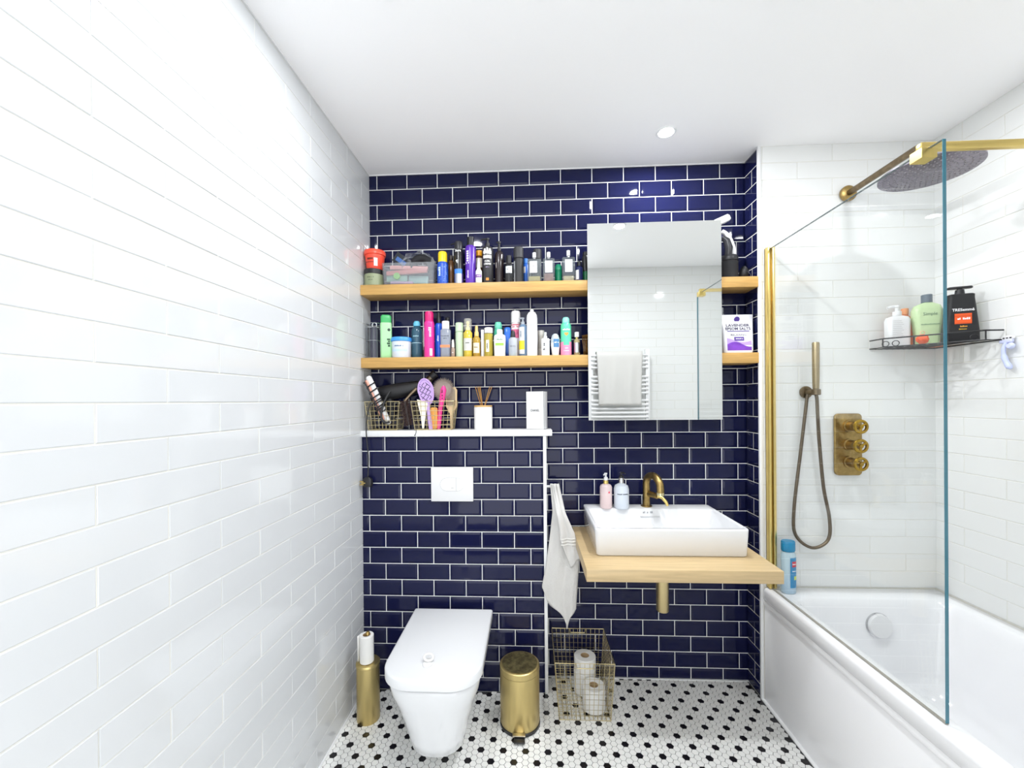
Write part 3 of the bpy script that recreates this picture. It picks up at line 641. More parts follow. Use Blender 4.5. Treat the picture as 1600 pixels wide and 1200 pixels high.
o = tag(obj('bath_towel', bm, TOWEL, loc=(1.533, YB + .075, .85), ang=180), 'white bath towel folded over the radiator seen in the mirror', 'towel'); o.modifiers.new('thick', 'SOLIDIFY').thickness = .004

# ------------------------------------------------------------------ things on the ledge
wire_basket('wire_basket', 'small gold wire basket with hair straightener by the white wall', 'gold wire baskets on the ledge', (.098, -.066, LZ + .0005), (.083, .052), (.068, .044), .138, 8, 5, 6, .0011, .0018)
wire_basket('wire_basket', 'small gold wire basket with pink and lilac hairbrushes', 'gold wire baskets on the ledge', (.338, -.066, LZ + .0005), (.102, .052), (.086, .044), .138, 9, 5, 6, .0011, .0018)
t = thing('hair_straightener', 'white and rose hair straightener wound in its black cable', 'hair straightener', (.125, -.098, LZ + .03))
a_, b_ = Vector((.0, 0, .0)), Vector((-.092, -.022, .228)); n_ = (b_ - a_).normalized()
obj('white_arm', tube(B(), [a_ + n_ * s * .246 for s in (0, .03, .3, .7, .97, 1)], [.008, .012, .0135, .015, .014, .008], 14), WHITEP, t)
obj('rose_arm', tube(B(), [a_ + n_ * s * .23 + Vector((-.012, -.006, -.004)) for s in (.12, .16, .4, .8, .97, 1)], [.006, .010, .011, .012, .011, .007], 14), mat('rose_gold', '#d59a88', .35, .3), t)
pts = []
for k in range(90):
    f = k / 89; c_ = a_ + n_ * (.06 + .165 * (f * 1.5 % 1 if f > .66 else f * 1.5)); an = f * 2 * PI * 8.5
    x_ = Vector((.93, 0, .37)); y_ = n_.cross(x_); pts.append(c_ + Vector((-.005, -.003, 0)) + (x_ * math.cos(an) * (.022 + .003 * math.sin(k)) + y_ * math.sin(an) * .0235))
obj('cable_winding', tube(B(), pts, .0034, 6), BLACKP, t)
obj('cable_loop', tube(B(), curve([(.012, -.018, .155), (-.005, -.03, .12), (-.026, -.031, .06), (-.022, -.031, .02), (-.004, -.03, .008), (.012, -.028, .012)], 6), .0055, 8), BLACKP, t)
t = thing('power_cable', 'black power cable with three-pin plug hanging over the ledge', 'cable', (.036, -.1445, .985))
obj('cord', tube(B(), curve([(.012, .012, .37), (.002, -.002, .31), (-.004, .0, .245), (-.001, -.003, .20), (.006, -.002, .12), (.004, -.001, .06), (.002, 0, .022)], 7), .0028, 8), BLACKP, t)
pg = obj('plug', flat_bottle(B(), [(.010, .008, .022, .005), (.021, .012, .012, .006), (.023, .014, -.012, .006), (.019, .013, -.022, .006)], 4), BLACKP, t)
for (x, z) in ((-.014, -.010), (-.014, .004), (-.006, -.003)): obj('pin', box(B(), x - .016, -.0195, z - .0025, x + .002, -.0145, z + .0025), satin('c9b070'), pg, smooth=False)
# dryer
t = thing('hair_dryer', 'black hair dryer lying behind the baskets on the ledge', 'hair dryer', (.17, -.046, LZ + .192))
ax = Vector((.984, 0, .17)).normalized()
obj('barrel', tube(B(), [ax * s for s in (-.118, -.115, -.10, -.05, .02, .085, .10)], [.022, .030, .037, .038, .036, .030, .028], 24), mat('black_dryer', '#1d1d20', .45), t)
nz_ = obj('nozzle', tube(B(), [ax * .10 + Vector((0, 0, 0)), ax * .115 + Vector((.004, 0, .01)), ax * .150 + Vector((.0, 0, .035))], [.026, .020, .017], 20), satin('6f6456', .4), t)
obj('nozzle_tip', tube(B(), [ax * .151 + Vector((.0, 0, .036)), ax * .172 + Vector((0, 0, .05))], [.019, .022], 18), BLACKP, nz_)
obj('handle', tube(B(), [(-.06, -.002, -.03), (-.055, -.004, -.07), (-.045, -.006, -.13), (-.042, -.006, -.15)], [.018, .0165, .0155, .012], 14), mat('black_dryer', '#1d1d20', .45), t)
bm = tube(B(), [(-.065, 0, -.034), (.045, 0, -.018)], .006, 8)
obj('vent_band', bm, pl('34343a'), t)
# round brush between the baskets
t = thing('round_brush', 'round styling brush with dark brown bristles between the wire baskets', 'hairbrush', (.2105, -.090, LZ + .002))
a_, b_ = Vector((.008, 0, .022)), Vector((-.012, .0, .135)); n_ = (b_ - a_).normalized()
obj('barrel', tube(B(), [a_, b_], .013, 16), pl('3b2c2a', .5), t)
obj('handle', tube(B(), [b_, b_ + Vector((.030, 0, .035)), b_ + Vector((.058, .002, .062))], [.008, .007, .009], 10), satin('8a7a66'), t)
bm = B(); xx = n_.cross(Vector((0, 1, 0))).normalized(); yy = n_.cross(xx)
for k in range(420):
    s = (k % 20) / 19; an = k * 2.39996; d_ = xx * math.cos(an) + yy * math.sin(an); p0 = a_ + (b_ - a_) * s + d_ * .012; p1 = p0 + d_ * .019
    sd = n_ * .002; v = [bm.verts.new(q) for q in (p0 - sd, p0 + sd, p1)]; bm.faces.new(v); e_ = n_.cross(d_) * .0016; v = [bm.verts.new(q) for q in (p0 - e_, p0 + e_, p1)]; bm.faces.new(v)
o = obj('bristles', bm, pl('5a4440', .7), t, smooth=False); o['kind'] = 'stuff'
# lilac vent brush
t = thing('vent_brush', 'lilac vent hairbrush with wavy slots in the wire basket', 'hairbrush', (.308, -.101, LZ + .004))
LIL = pl('c3a2dd')
def brush_xf(v, lean=-.16): return Vector((v[0] * math.cos(lean) - v[2] * math.sin(-lean) * -1 * -1 if False else v[0] + v[2] * lean, v[1], v[2]))
def lz(pts): return [(x - .13 * z, y, z) for x, y, z in pts]
obj('handle', tube(B(), lz([(.018, 0, 0), (.018, 0, .03), (.019, 0, .09), (.02, 0, .125)]), [.009, .010, .009, .011], 12), LIL, t)
ou = [(.02 + .036 * math.sin(a) * (1 if math.cos(a) < 0 else .94), .178 - .060 * math.cos(a)) for a in [2 * PI * k / 32 for k in range(32)]]
hd = obj('head_plate', extr(B(), [(x - .13 * z, z) for x, z in ou], -.002, .006, 'Y'), LIL, t)
obj('head_rim', tube(B(), lz([(x, -.003, z) for x, z in ou]), .0042, 8, True), LIL, t)
bm = B()
for k, xo in enumerate((-.023, -.0085, .006, .0205)):
    zs = [.130 + i * .0068 for i in range(15)]; hgt = .044 * math.sqrt(max(.05, 1 - (xo / .038) ** 2))
    tube(bm, curve(lz([(.018 + xo * .92 + .0058 * math.sin(i * 1.35 + k * 1.6), -.0022, .178 - hgt + 2 * hgt * i / 14) for i in range(15)]), 3), .0016, 6)
o = obj('wavy_slots', bm, pl('3a2a50'), hd); o['kind'] = 'stuff'
# cream comb
t = thing('tail_comb', 'cream wide-toothed comb standing in the wire basket', 'comb', (.292, -.111, LZ + .004))
obj('comb', extr(B(), [(-.004, .004), (.004, .004), (.010, .05), (.020, .105), (.024, .125), (-.014, .138), (-.028, .142), (-.022, .11), (-.010, .06)], -.003, .003, 'Y', .001), pl('efe9da'), t)
# wooden brush
t = thing('wooden_brush', 'honey-coloured wooden hairbrush back in the wire basket', 'hairbrush', (.341, -.094, LZ + .004))
obj('wood_back', extr(B(), rrect(-.018, 0, .016, .104, .010, 5), -.006, .006, 'Y', .002), mat('honey_wood', '#e2a04b', .45, noise=(12, .2, (8, 8, 1))), t)
obj('bristle_pad', box(B(), -.013, .0065, .03, .012, .012, .098, .001), pl('3a2a22'), t)
# pink paddle brush
t = thing('paddle_brush', 'bright pink hairbrush with round bristle head in the wire basket', 'hairbrush', (.366, -.088, LZ + .004))
PINK = pl('ee3f93')
obj('handle', tube(B(), [(-.006, 0, .0), (-.004, 0, .02), (.004, 0, .10), (.014, -.001, .15), (.020, -.001, .19), (.021, -.001, .205)], [.008, .010, .0105, .0135, .0135, .006], 14), PINK, t)
obj('cushion', lathe(B(), [(0, .004), (.036, .004), (.038, .008), (.030, .014), (0, .016)], 28), pl('a89c94', .6), t, (.020, 0, .190), (-PI / 2, 0, 0))
bm = B()
for k in range(330):
    r_ = .012 + .043 * math.sqrt((k + .5) / 330); an = k * 2.39996; c_, s_ = math.cos(an), math.sin(an); r1 = r_ * 1.08
    p0 = Vector((.02 + r_ * .74 * c_, .006, .19 + r_ * .74 * s_)); p1 = Vector((.02 + r1 * c_, -.008, .19 + r1 * s_)); e_ = Vector((-s_, 0, c_)) * .0013
    bm.faces.new([bm.verts.new(q) for q in (p0 - e_, p0 + e_, p1)])
o = obj('bristles', bm, pl('a89a8e', .6), t, smooth=False); o['kind'] = 'stuff'
marks(t, 8, .011, '3a0f26', .0, 0, 0, vert=True, xf=lambda v: Vector((v.x + .0165, -.0150 + v.y, v.z + .165)))
t = thing('wooden_brush', 'pale wooden paddle hairbrush behind the pink brush', 'hairbrush', (.418, -.060, LZ + .004))
obj('paddle', extr(B(), [(-.006, 0), (.006, 0), (.008, .07), (.026, .105), (.028, .185), (.018, .20), (-.018, .20), (-.028, .185), (-.026, .105), (-.008, .07)], -.005, .005, 'Y', .002), mat('pale_wood', '#d9bd92', .5, noise=(12, .15, (8, 8, 1))), t)
obj('pin_pad', extr(B(), rrect(-.02, .11, .02, .19, .008, 4), -.009, -.0052, 'Y', .001), pl('9a8a74'), t)
# hair ties on ledge edge
t = thing('hair_tie', 'thin black hair tie drooping over the ledge edge', 'hair tie', (.258, YBOX - .012, LZ + .0018))
obj('band', tube(B(), curve([(-.004, .008, .0005), (.006, .004, .0005), (.008, -.0062, .0), (.007, -.0068, -.012), (.002, -.0066, -.022)], 5), .0013, 6), BLACKP, t); obj('knot', lathe(B(), cyl(.0022, -.002, .002, .0008), 8), BLACKP, t, (.0015, -.0064, -.024))
# reed diffuser
t = thing('reed_diffuser', 'white ribbed reed diffuser with amber sticks on the ledge', 'diffuser', (.572, -.062, LZ))
bm = B(); n = 64
def rib(r, z): return [((r - (.0009 if k % 2 else 0)) * math.cos(2 * PI * k / n), (r - (.0009 if k % 2 else 0)) * math.sin(2 * PI * k / n), z) for k in range(n)]
rings(bm, [rib(.041, 0), rib(.0432, .003), rib(.0435, .104), rib(.042, .107)]); obj('jar', bm, mat('matt_white', '#f1f0ee', .55), t, ang=20)
obj('bamboo_rim', lathe(B(), [(0, .1072), (.0425, .1072), (.0435, .109), (.0435, .113), (.0425, .1145), (.012, .1145), (0, .112)], 40), mat('bamboo', '#d3a869', .5), t)
for (x, y, dx, dy) in ((-.010, 0, -.028, .004), (-.006, .006, -.016, .01), (-.002, -.005, -.010, -.012), (.006, .002, .036, .004), (.004, -.004, .030, -.010), (-.004, .001, -.022, -.008)):
    obj('reed', tube(B(), [(x, y, .106), (x + dx, y + dy, .205)], .0016, 6), mat('reed', '#b5833a', .6), t)
# box
t = thing('gift_box', 'white perfume gift box with black edges on the ledge', 'box', (.829, -.068, LZ), -.30)
obj('carton', box(B(), -.043, -.030, .0012, .043, .030, .178, .0008), pl('e8e8e9', .4), t)
obj('black_edge', box(B(), .0420, -.0308, .0012, .0436, -.0292, .1782), BLACKP, t, smooth=False)
obj('bottom_edge', box(B(), -.043, -.0306, 0, .0434, .030, .0012), BLACKP, t, smooth=False)
text(t, 'CHANEL', .0145, '26262a', -.001, -.0302, .089, bold=.0003, width=.044)

# ------------------------------------------------------------------ bottles on the shelves
def bot(name, label, cat, x, y, z, group, rz=0): return thing(name, label, cat, (x, y, z), rz, group)
G1_ = 'toiletries on the upper shelf'; G2_ = 'toiletries on the lower shelf'
def L(t, name, prof, mt, seg=24, **k): return obj(name, lathe(B(), prof, seg, **k), mt, t)
def aer(t, r, h, body, cap, caph, capr=None, dome=True):
    """aerosol: can with shoulder, cap"""
    zc = h - caph; cr = capr or r * .86
    L(t, 'can', [(0, 0), (r - .002, 0), (r, .002), (r, zc - .012), (r * .93, zc - .004), (r * .82, zc), (0, zc)], body, 28)
    L(t, 'cap', [(0, zc), (cr, zc), (cr, h - .008), (cr * .85, h - .001), (cr * .6, h), (0, h)] if dome else cyl(cr, zc, h, .001), cap, 28)
def patch(t, name, r, z0, z1, mt, a0=-1, a1=1, sy=1): return obj(name, arc_patch(B(), r + .0004, z0, z1, a0, a1, 12, sy), mt, t)

# upper shelf
t = bot('cosmetic_tub', 'round olive tub with black lid under the red tub', 'tub', .049, -.072, S1, G1_)
L(t, 'body', [(0, 0), (.042, 0), (.0455, .004), (.0455, .058), (0, .058)], pl('8f9878'), 32); L(t, 'lid', cyl(.0462, .0585, .082), BLACKP, 32)
marks(t, 10, .008, '55604a', 0, 0, .040, r=.046); marks(t, 9, .006, '55604a', 0, 0, .027, r=.046)
t = bot('hair_mask_tub', 'red-orange tapered tub stacked on the olive tub', 'tub', .053, -.070, S1 + .0825, G1_)
L(t, 'body', [(0, 0), (.036, 0), (.038, .002), (.046, .068), (0, .068)], pl('f0503a'), 32); L(t, 'lid', [(0, .0685), (.047, .0685), (.0505, .071), (.0505, .088), (.048, .092), (0, .092)], pl('f2543c'), 36)
bm = B(); arc_patch(bm, .0447, .012, .050, .25, .62, 6); obj('barcode_label', bm, pl('f4efe8'), t); marks(t, 5, .016, '3a1a14', -.012, 0, .046, r=.0462); marks(t, 15, .006, '5a1a14', -.012, 0, .030, r=.0462)
# clear organiser
t = bot('cosmetics_organiser', 'clear plastic box full of cosmetics and a black hair piece', 'organiser', .226, -.072, S1, None)
bm = B(); rings(bm, [[(p[0], p[1], z) for p in rrect(-a, -b, a, b, .014, 5)] for a, b, z in ((.116, .038, 0), (.121, .042, .004), (.126, .045, .098), (.127, .046, .104), (.125, .044, .104), (.123, .042, .098), (.118, .039, .007), (.110, .034, .006))])
obj('tray', bm, clear('d6dade', .85), t)
for k, (x0, x1, z0, z1, c_, ry) in enumerate(((-.105, .092, .056, .076, 'd98a84', -.05), (-.10, .085, .078, .098, 'e4a39c', .05), (-.01, .085, .018, .056, 'a9cfc9', .04), (-.09, .02, .008, .020, 'c9a7c9', .03), (-.112, -.012, .024, .054, '9cc7b4', 0), (.03, .10, .006, .016, 'd9b0c0', 0))):
    o = obj('makeup_item', box(B(), x0, -.028 + (k % 3) * .014, z0, x1, -.014 + (k % 3) * .014, z1, .003), pl(c_), t, rot=(0, ry, 0))
obj('green_compact', lathe(B(), cyl(.016, -.004, .004), 20), pl('8fd060'), t, (-.055, -.034, .044), (PI / 2, 0, 0))
obj('card_sleeve', box(B(), -.045, -.002, -.025, .045, .002, .025, .001), pl('22262c'), t, (-.035, -.01, .122), (0, .62, 0))
obj('card_print', box(B(), -.032, -.0026, -.014, .022, -.0021, .006), pl('3f64a0'), t, (-.035, -.01, .122), (0, .62, 0), smooth=False)
obj('hair_donut', tube(B(), [(.055 + .045 * math.cos(a), .006, .088 + .05 * math.sin(a)) for a in [PI * (k / 16) for k in range(17)]], .021, 14), pl('1b1b1e', .8), t)
bm = B(); g = []
for i in range(15):
    row = []
    for j in range(9):
        u = i / 14 * PI; rr_ = .074 + .006 * math.sin(i * 2.1 + j) + .004 * math.sin(j * 3.3 + i * .7); row.append(bm.verts.new((.045 + rr_ * 1.08 * math.cos(u), -.034 + j * .009 + .003 * math.sin(i * 1.7), .086 + rr_ * math.sin(u) * .98)))
    g.append(row)
for i in range(14):
    for j in range(8): bm.faces.new((g[i][j], g[i][j + 1], g[i + 1][j + 1], g[i + 1][j]))
obj('clear_bag', bm, mat('crinkled_film', '#d4d8dc', .12, trans=.8, bump=(60, 1., .01)), t)
t = bot('shaving_can', 'blue spray can with bright yellow cap', 'spray can', .386, -.082, S1, G1_)
aer(t, .0262, .160, pl('1f4fb8'), pl('f6d21e'), .050, .0215)
bm = B(); random.seed(3)
for k in range(40):
    a = random.uniform(-1.2, 1.2); z = random.uniform(.012, .09); lathe(bm, [(0, -.0003), (.0011, -.0003), (.0011, .0003), (0, .0003)], 5, .0263 * math.sin(a), 0, 1, 1, 0) if False else arc_patch(bm, .0265, z, z + .002, a, a + .07, 1)
o = obj('dots', bm, pl('9fd0f5'), t); o['kind'] = 'stuff'
marks(t, 5, .017, 'cfe4fa', -.010, 0, .062, r=.0266, vert=True)
t = bot('amber_bottle', 'slim brown speckled bottle behind the black deodorant', 'bottle', .418, -.038, S1, G1_)
L(t, 'body', [(0, 0), (.014, 0), (.015, .002), (.015, .12), (.010, .132), (0, .133)], mat('amber', '#6d4a2c', .2, noise=(60, .5, (1, 1, 1)))); L(t, 'cap', cyl(.011, .133, .158), pl('2a1d16'))
t = bot('deodorant_can', 'black deodorant can with white tick and silver base', 'spray can', .464, -.085, S1, G1_)
aer(t, .0225, .206, pl('1c1a1b', .25), pl('26262a'), .040, .0195)
patch(t, 'silver_base', .0225, .002, .052, satin('b9bcc4', .3), -1.57, 1.57); patch(t, 'blue_band', .0227, .050, .072, pl('3f7fd6'), -.9, .9)
text(t, 'Sure', .016, 'f2f2f2', 0, 0, .158, r=.0229, bold=.0003)
bm = B(); 
for (x0, z0, x1, z1, x2, z2) in ((-.012, .112, -.004, .098, -.003, .116), (-.004, .098, .016, .134, -.001, .112)):
    bm.faces.new([bm.verts.new((.0230 * math.sin(x / .023), -.0230 * math.cos(x / .023), z)) for x, z in ((x0, z0), (x1, z1), (x2, z2))])
obj('tick_logo', bm, pl('f4f4f4'), t, smooth=False)
t = bot('pump_bottle', 'black pump bottle whose spout shows beside the deodorant', 'bottle', .447, -.030, S1, G1_)
L(t, 'body', [(0, 0), (.017, 0), (.018, .003), (.018, .16), (.010, .172), (0, .172)], BLACKP); pump_head(t, .172, BLACKP, .009, .05, .030, dx=-1, dy=-.3)
t = bot('hairspray_can', 'tall purple hairspray can with black cap', 'spray can', .521, -.085, S1, G1_)
aer(t, .0258, .225, pl('5b2fa8', .25), BLACKP, .042, .0165, False)
marks(t, 6, .024, 'efe6fa', -.012, 0, .125, r=.0262, vert=True, bold=.0004, width=None); marks(t, 6, .014, 'e2d2f5', -.010, 0, .045, r=.0262, vert=True)
t = bot('nozzle_bottle', 'tiny white nozzle bottle with purple band', 'bottle', .561, -.104, S1, G1_)
L(t, 'body', [(0, 0), (.0145, 0), (.0152, .002), (.0152, .058), (.010, .066), (0, .066)], WHITEP); L(t, 'nozzle', [(0, .066), (.009, .066), (.0075, .085), (.003, .112), (0, .113)], WHITEP); patch(t, 'label', .0153, .026, .040, pl('7a3f9c')); marks(t, 7, .006, 'ffffff', 0, 0, .033, r=.0158)
t = bot('supplement_bottle', 'brown bottle with orange cap behind the nozzle bottle', 'bottle', .557, -.045, S1, G1_)
L(t, 'body', [(0, 0), (.019, 0), (.02, .002), (.02, .135), (.016, .148), (0, .148)], mat('amber_plain', '#5e3a1e', .2)); L(t, 'cap', cyl(.0165, .148, .174), pl('e8a21f')); patch(t, 'label', .0202, .09, .135, pl('e4dac6'), -1.3, 1.3)
t = bot('curl_cream_bottle', 'black curl cream pump bottle with white crest label', 'bottle', .602, -.082, S1, G1_)
L(t, 'body', [(0, 0), (.025, 0), (.0268, .003), (.0268, .165), (.022, .176), (.011, .180), (0, .180)], pl('232225', .4), 28); pump_head(t, .180, BLACKP, .011, .040, .032, dx=-1, dy=-.1)
bm = B(); arc_patch(bm, .0272, .118, .154, -.78, .78, 10); obj('crest', bm, pl('e8e6e4'), t)
bm = B(); arc_patch(bm, .0272, .154, .164, -.62, -.25, 4); arc_patch(bm, .0272, .154, .168, -.12, .16, 4); arc_patch(bm, .0272, .154, .164, .3, .62, 4); obj('crest_peaks', bm, pl('e8e6e4'), t)
marks(t, 7, .012, '222222', 0, 0, .135, r=.0276); text(t, 'CURL', .011, 'f0f0f0', 0, 0, .104, r=.0272, bold=.0003); text(t, 'CREAM', .011, 'f0f0f0', 0, 0, .091, r=.0272, bold=.0003); marks(t, 6, .006, 'a99ac0', 0, 0, .076, r=.0272)
bm = B(); arc_patch(bm, .0271, .014, .026, -.25, .25, 4); obj('orange_square', bm, pl('d98a2b'), t)
t = bot('spray_bottle', 'dark brown mist spray bottle with slim trigger top', 'bottle', .656, -.070, S1, G1_)
L(t, 'body', [(0, 0), (.0205, 0), (.0218, .003), (.0218, .140), (.017, .156), (.009, .162), (0, .162)], pl('2d2426', .2), 28)
bm = lathe(B(), [(0, .162), (.009, .162), (.009, .176), (.0055, .178), (.0055, .196), (.008, .198), (.008, .208), (0, .209)], 16); tube(bm, [(0, 0, .203), (-.014, -.006, .203)], .003, 6); obj('sprayer', bm, BLACKP, t)
marks(t, 7, .008, 'c8c0c0', -.014, 0, .09, r=.0222, vert=True)
t = bot('lotion_bottle', 'short black bottle with square white label', 'bottle', .703, -.090, S1, G1_)
L(t, 'body', [(0, 0), (.019, 0), (.0205, .002), (.0205, .085), (.014, .094), (0, .094)], pl('1d1d20', .25), 28); L(t, 'cap', cyl(.0125, .094, .132), BLACKP); patch(t, 'label', .0206, .046, .078, pl('dfe9ee'), -.75, .75); marks(t, 8, .005, '405060', 0, 0, .063, r=.0212)
t = bot('dry_shampoo_can', 'tall matt black cylinder with narrow white side label', 'spray can', .748, -.072, S1, G1_)
L(t, 'body', cyl(.0235, 0, .120), pl('2c2c2f', .5), 28); L(t, 'cap', cyl(.0237, .1205, .176, .004), pl('343437', .5), 28); patch(t, 'label', .0236, .004, .108, pl('c9ccd0'), -1.2, -.75)
marks(t, 5, .007, '3a3a3e', -.0225, 0, .06, r=.0243, vert=True)
t = bot('dry_shampoo_can', 'matt black cylinder behind the square perfume bottle', 'spray can', .838, -.030, S1, G1_)
L(t, 'body', cyl(.0195, 0, .128), pl('2c2c2f', .5), 28); L(t, 'cap', cyl(.0197, .1285, .180, .004), pl('343437', .5), 28)
t = bot('micellar_bottle', 'narrow blue bottle beside the first perfume', 'bottle', .782, -.045, S1, G1_)
L(t, 'body', [(0, 0), (.014, 0), (.015, .002), (.015, .100), (.010, .108), (0, .108)], pl('2a63c0', .25)); L(t, 'cap', cyl(.011, .108, .131), pl('3f7fd6')); patch(t, 'label', .0151, .06, .09, WHITEP, -.9, -.1)
def perfume(label, x, w_, hb, hc, liq, lh, y=-.094, lx=0):
    t = bot('perfume_bottle', label, 'perfume', x, y, S1, 'square glass perfume bottles')
    a = w_ / 2; obj('glass', flat_bottle(B(), [(a - .002, .014, 0, .003), (a, .0155, .002, .003), (a, .0155, hb - .004, .003), (a - .003, .013, hb, .003)], 3), clear('aab2b6', .8), t)
    obj('perfume', box(B(), -a + .006, -.0105, .006, a - .006, .0105, lh, .003), mat('scent_' + liq, '#' + liq, .15, trans=.3), t)
    L(t, 'collar', cyl(.0075, hb, hb + .008), CHROME); L(t, 'cap', cyl(.0085, hb + .0085, hc, .001), pl('e4e4e6'))
    obj('label', box(B(), -.017 + lx, -.0163, hb * .40, .017 + lx, -.0158, hb - .012), pl('f2f2f3'), t, smooth=False)
    return t
t = perfume('square perfume bottle with pale gold scent', .822, .066, .110, .142, 'd8cd8e', .030, lx=-.004); marks(t, 5, .006, '888888', -.004, -.0164, .075)
t = perfume('square perfume bottle with rosy brown scent', .889, .055, .110, .142, 'b28f88', .042); marks(t, 6, .006, '888888', 0, -.0164, .075)
t = perfume('square perfume bottle with cream band at its foot', .982, .060, .116, .150, 'e5dbb2', .030, -.088); marks(t, 4, .006, '888888', 0, -.0164, .080)
t = bot('green_bottle', 'emerald green domed bottle between two perfumes', 'bottle', .937, -.060, S1, G1_)
L(t, 'body', [(0, 0), (.016, 0), (.0175, .003), (.0175, .066), (0, .066)], pl('12805c', .2)); L(t, 'cap', [(0, .0665), (.0175, .0665), (.0172, .08), (.012, .093), (0, .098)], pl('1a946c', .2))
t = bot('serum_bottle', 'small dark blue bottle with white side label', 'bottle', 1.032, -.082, S1, G1_)
L(t, 'body', [(0, 0), (.017, 0), (.0185, .002), (.0185, .068), (.011, .076), (0, .076)], pl('1b2352', .15)); L(t, 'cap', cyl(.010, .076, .099), BLACKP); patch(t, 'label', .0186, .012, .056, WHITEP, -1.1, -.2)
t = bot('mouthwash_bottle', 'black and green bottle beside the mirror edge', 'bottle', 1.066, -.060, S1, G1_)
L(t, 'body', [(0, 0), (.017, 0), (.0185, .002), (.0185, .055), (0, .055)], pl('1f6b46', .25)); L(t, 'upper', [(0, .0555), (.0185, .0555), (.0185, .12), (.014, .132), (0, .132)], BLACKP); L(t, 'cap', cyl(.0135, .1325, .150), BLACKP)
# right of the mirror
t = bot('black_pot', 'wide black pot on the upper shelf right of the mirror', 'pot', 1.724, -.068, S1, None)
L(t, 'body', cyl(.0405, 0, .085, .003), pl('1b1b1e', .45), 32); L(t, 'lid', [(0, .0855), (.0405, .0855), (.0415, .088), (.0405, .106), (.037, .110), (0, .110)], pl('222226', .4), 32)
t = bot('drawstring_pouch', 'small crumpled black pouch beside the black pot', 'pouch', 1.789, -.075, S1, None)
bm = B(); bmesh.ops.create_icosphere(bm, subdivisions=3, radius=1)
for v in bm.verts: v.co = Vector((v.co.x * .019 * (1 - .35 * v.co.z), v.co.y * .026, (v.co.z + 1) * .030)) * (1 + .05 * math.sin(v.co.x * 9 + v.co.z * 7))
obj('pouch', bm, pl('151517', .7), t); obj('drawstring', tube(B(), curve([(.004, -.026, .03), (.012, -.032, .018), (.016, -.034, .003)], 4), .0014, 6), pl('3a3a40'), t)
t = bot('cleansing_brush', 'white and black facial cleansing brush on the black pot', 'brush', 1.716, -.066, S1 + .1105, None)
bm = tube(B(), curve([(.035, 0, .004), (.033, 0, .035), (.020, 0, .075), (.000, 0, .105), (-.02, 0, .118)], 5), [.010] * 21, 12)
obj('white_shell', bm, WHITEP, t); obj('black_grip', tube(B(), [(.006, -.004, .003), (.010, -.004, .04), (.0, -.003, .075), (-.018, -.002, .092)], [.014, .017, .015, .008], 12), pl('2a2a2e'), t)
t = bot('hair_styler', 'white angled styling tool poking out above the mirror corner', 'hair tool', 1.690, -.070, S1 + .11, None)
t.location = (1.690, -.062, 2.178)
obj('blade', flat_bottle(B(), [(.012, .010, 0, .004), (.016, .012, .004, .005), (.016, .012, .072, .005), (.010, .008, .080, .004)]), WHITEP, t, (-.030, 0, -.005), (0, 1.16, 0))
obj('stem', tube(B(), [(-.02, 0, -.002), (-.04, .002, -.06), (-.05, .004, -.268)], [.006, .006, .008], 10), WHITEP, t)

# lower shelf
t = bot('wire_canister', 'grey wire canister with dark insert next to the white wall', 'canister', .047, -.070, S2, None)
bm = B()
for k in range(14): a = 2 * PI * k / 14; tube(bm, [(.038 * math.cos(a), .038 * math.sin(a), .003), (.038 * math.cos(a), .038 * math.sin(a), .168)], .0010, 5)
obj('wires', bm, satin('9aa0a4'), t)['kind'] = 'stuff'
bm = B()
for z in (.003, .085, .15, .168): tube(bm, [(.038 * math.cos(a), .038 * math.sin(a), z) for a in [2 * PI * k / 28 for k in range(28)]], .0016, 6, True)
obj('hoops', bm, satin('b4b8bc'), t)['kind'] = 'stuff'
L(t, 'insert', cyl(.021, .002, .150), pl('4a4a58', .3)); obj('ring_handle', tube(B(), [(.011 * math.cos(a), 0, .164 + .011 * math.sin(a)) for a in [2 * PI * k / 20 for k in range(20)]], .0028, 8, True), satin('c8ccd0'), t)
t = bot('shampoo_bottle', 'pale green shampoo bottle with dark green cap', 'bottle', .110, -.085, S2, G2_, .25)
obj('body', flat_bottle(B(), [(.024, .014, 0, .008), (.026, .016, .003, .009), (.0265, .017, .165, .011), (.025, .015, .170, .010)]), pl('a8dfa5'), t)
obj('cap', flat_bottle(B(), [(.024, .0145, .1705, .009), (.025, .0155, .173, .010), (.0245, .015, .200, .010), (.019, .011, .207, .008)]), pl('3fae62'), t)
marks(t, 6, .020, '1d4a2c', .014, -.0172, .075, vert=True, bold=.0003); obj('round_logo', lathe(B(), cyl(.007, -.0003, .0003, .0001), 16), pl('1d3a2c'), t, (.014, -.0170, .135), (PI / 2, 0, 0))
t = bot('cotton_tub', 'frosted round tub with sky blue lid', 'tub', .182, -.078, S2, None)
L(t, 'body', [(0, 0), (.042, 0), (.0445, .003), (.046, .078), (0, .078)], mat('frosted_white', '#e3ebf5', .35, trans=.12), 36); L(t, 'lid', [(0, .0785), (.046, .0785), (.0495, .080), (.0495, .092), (.046, .098), (0, .099)], pl('3f97e6'), 36)
patch(t, 'label', .0448, .030, .072, pl('b9d6f2'), -.9, .9); marks(t, 11, .008, '4a6a92', 0, 0, .055, r=.0456)
t = bot('toner_bottle', 'dark teal translucent bottle with light blue cap', 'bottle', .252, -.058, S2, G2_)
L(t, 'body', [(0, 0), (.024, 0), (.0262, .003), (.0262, .128), (.022, .145), (.013, .155), (0, .155)], mat('teal_plastic', '#345a6e', .15, trans=.1), 28); L(t, 'cap', [(0, .1555), (.017, .1555), (.0175, .170), (.012, .180), (0, .182)], pl('63b8d6')); patch(t, 'hoop_line', .0263, .072, .0745, pl('a9ccd6'), -1.2, 1.2)
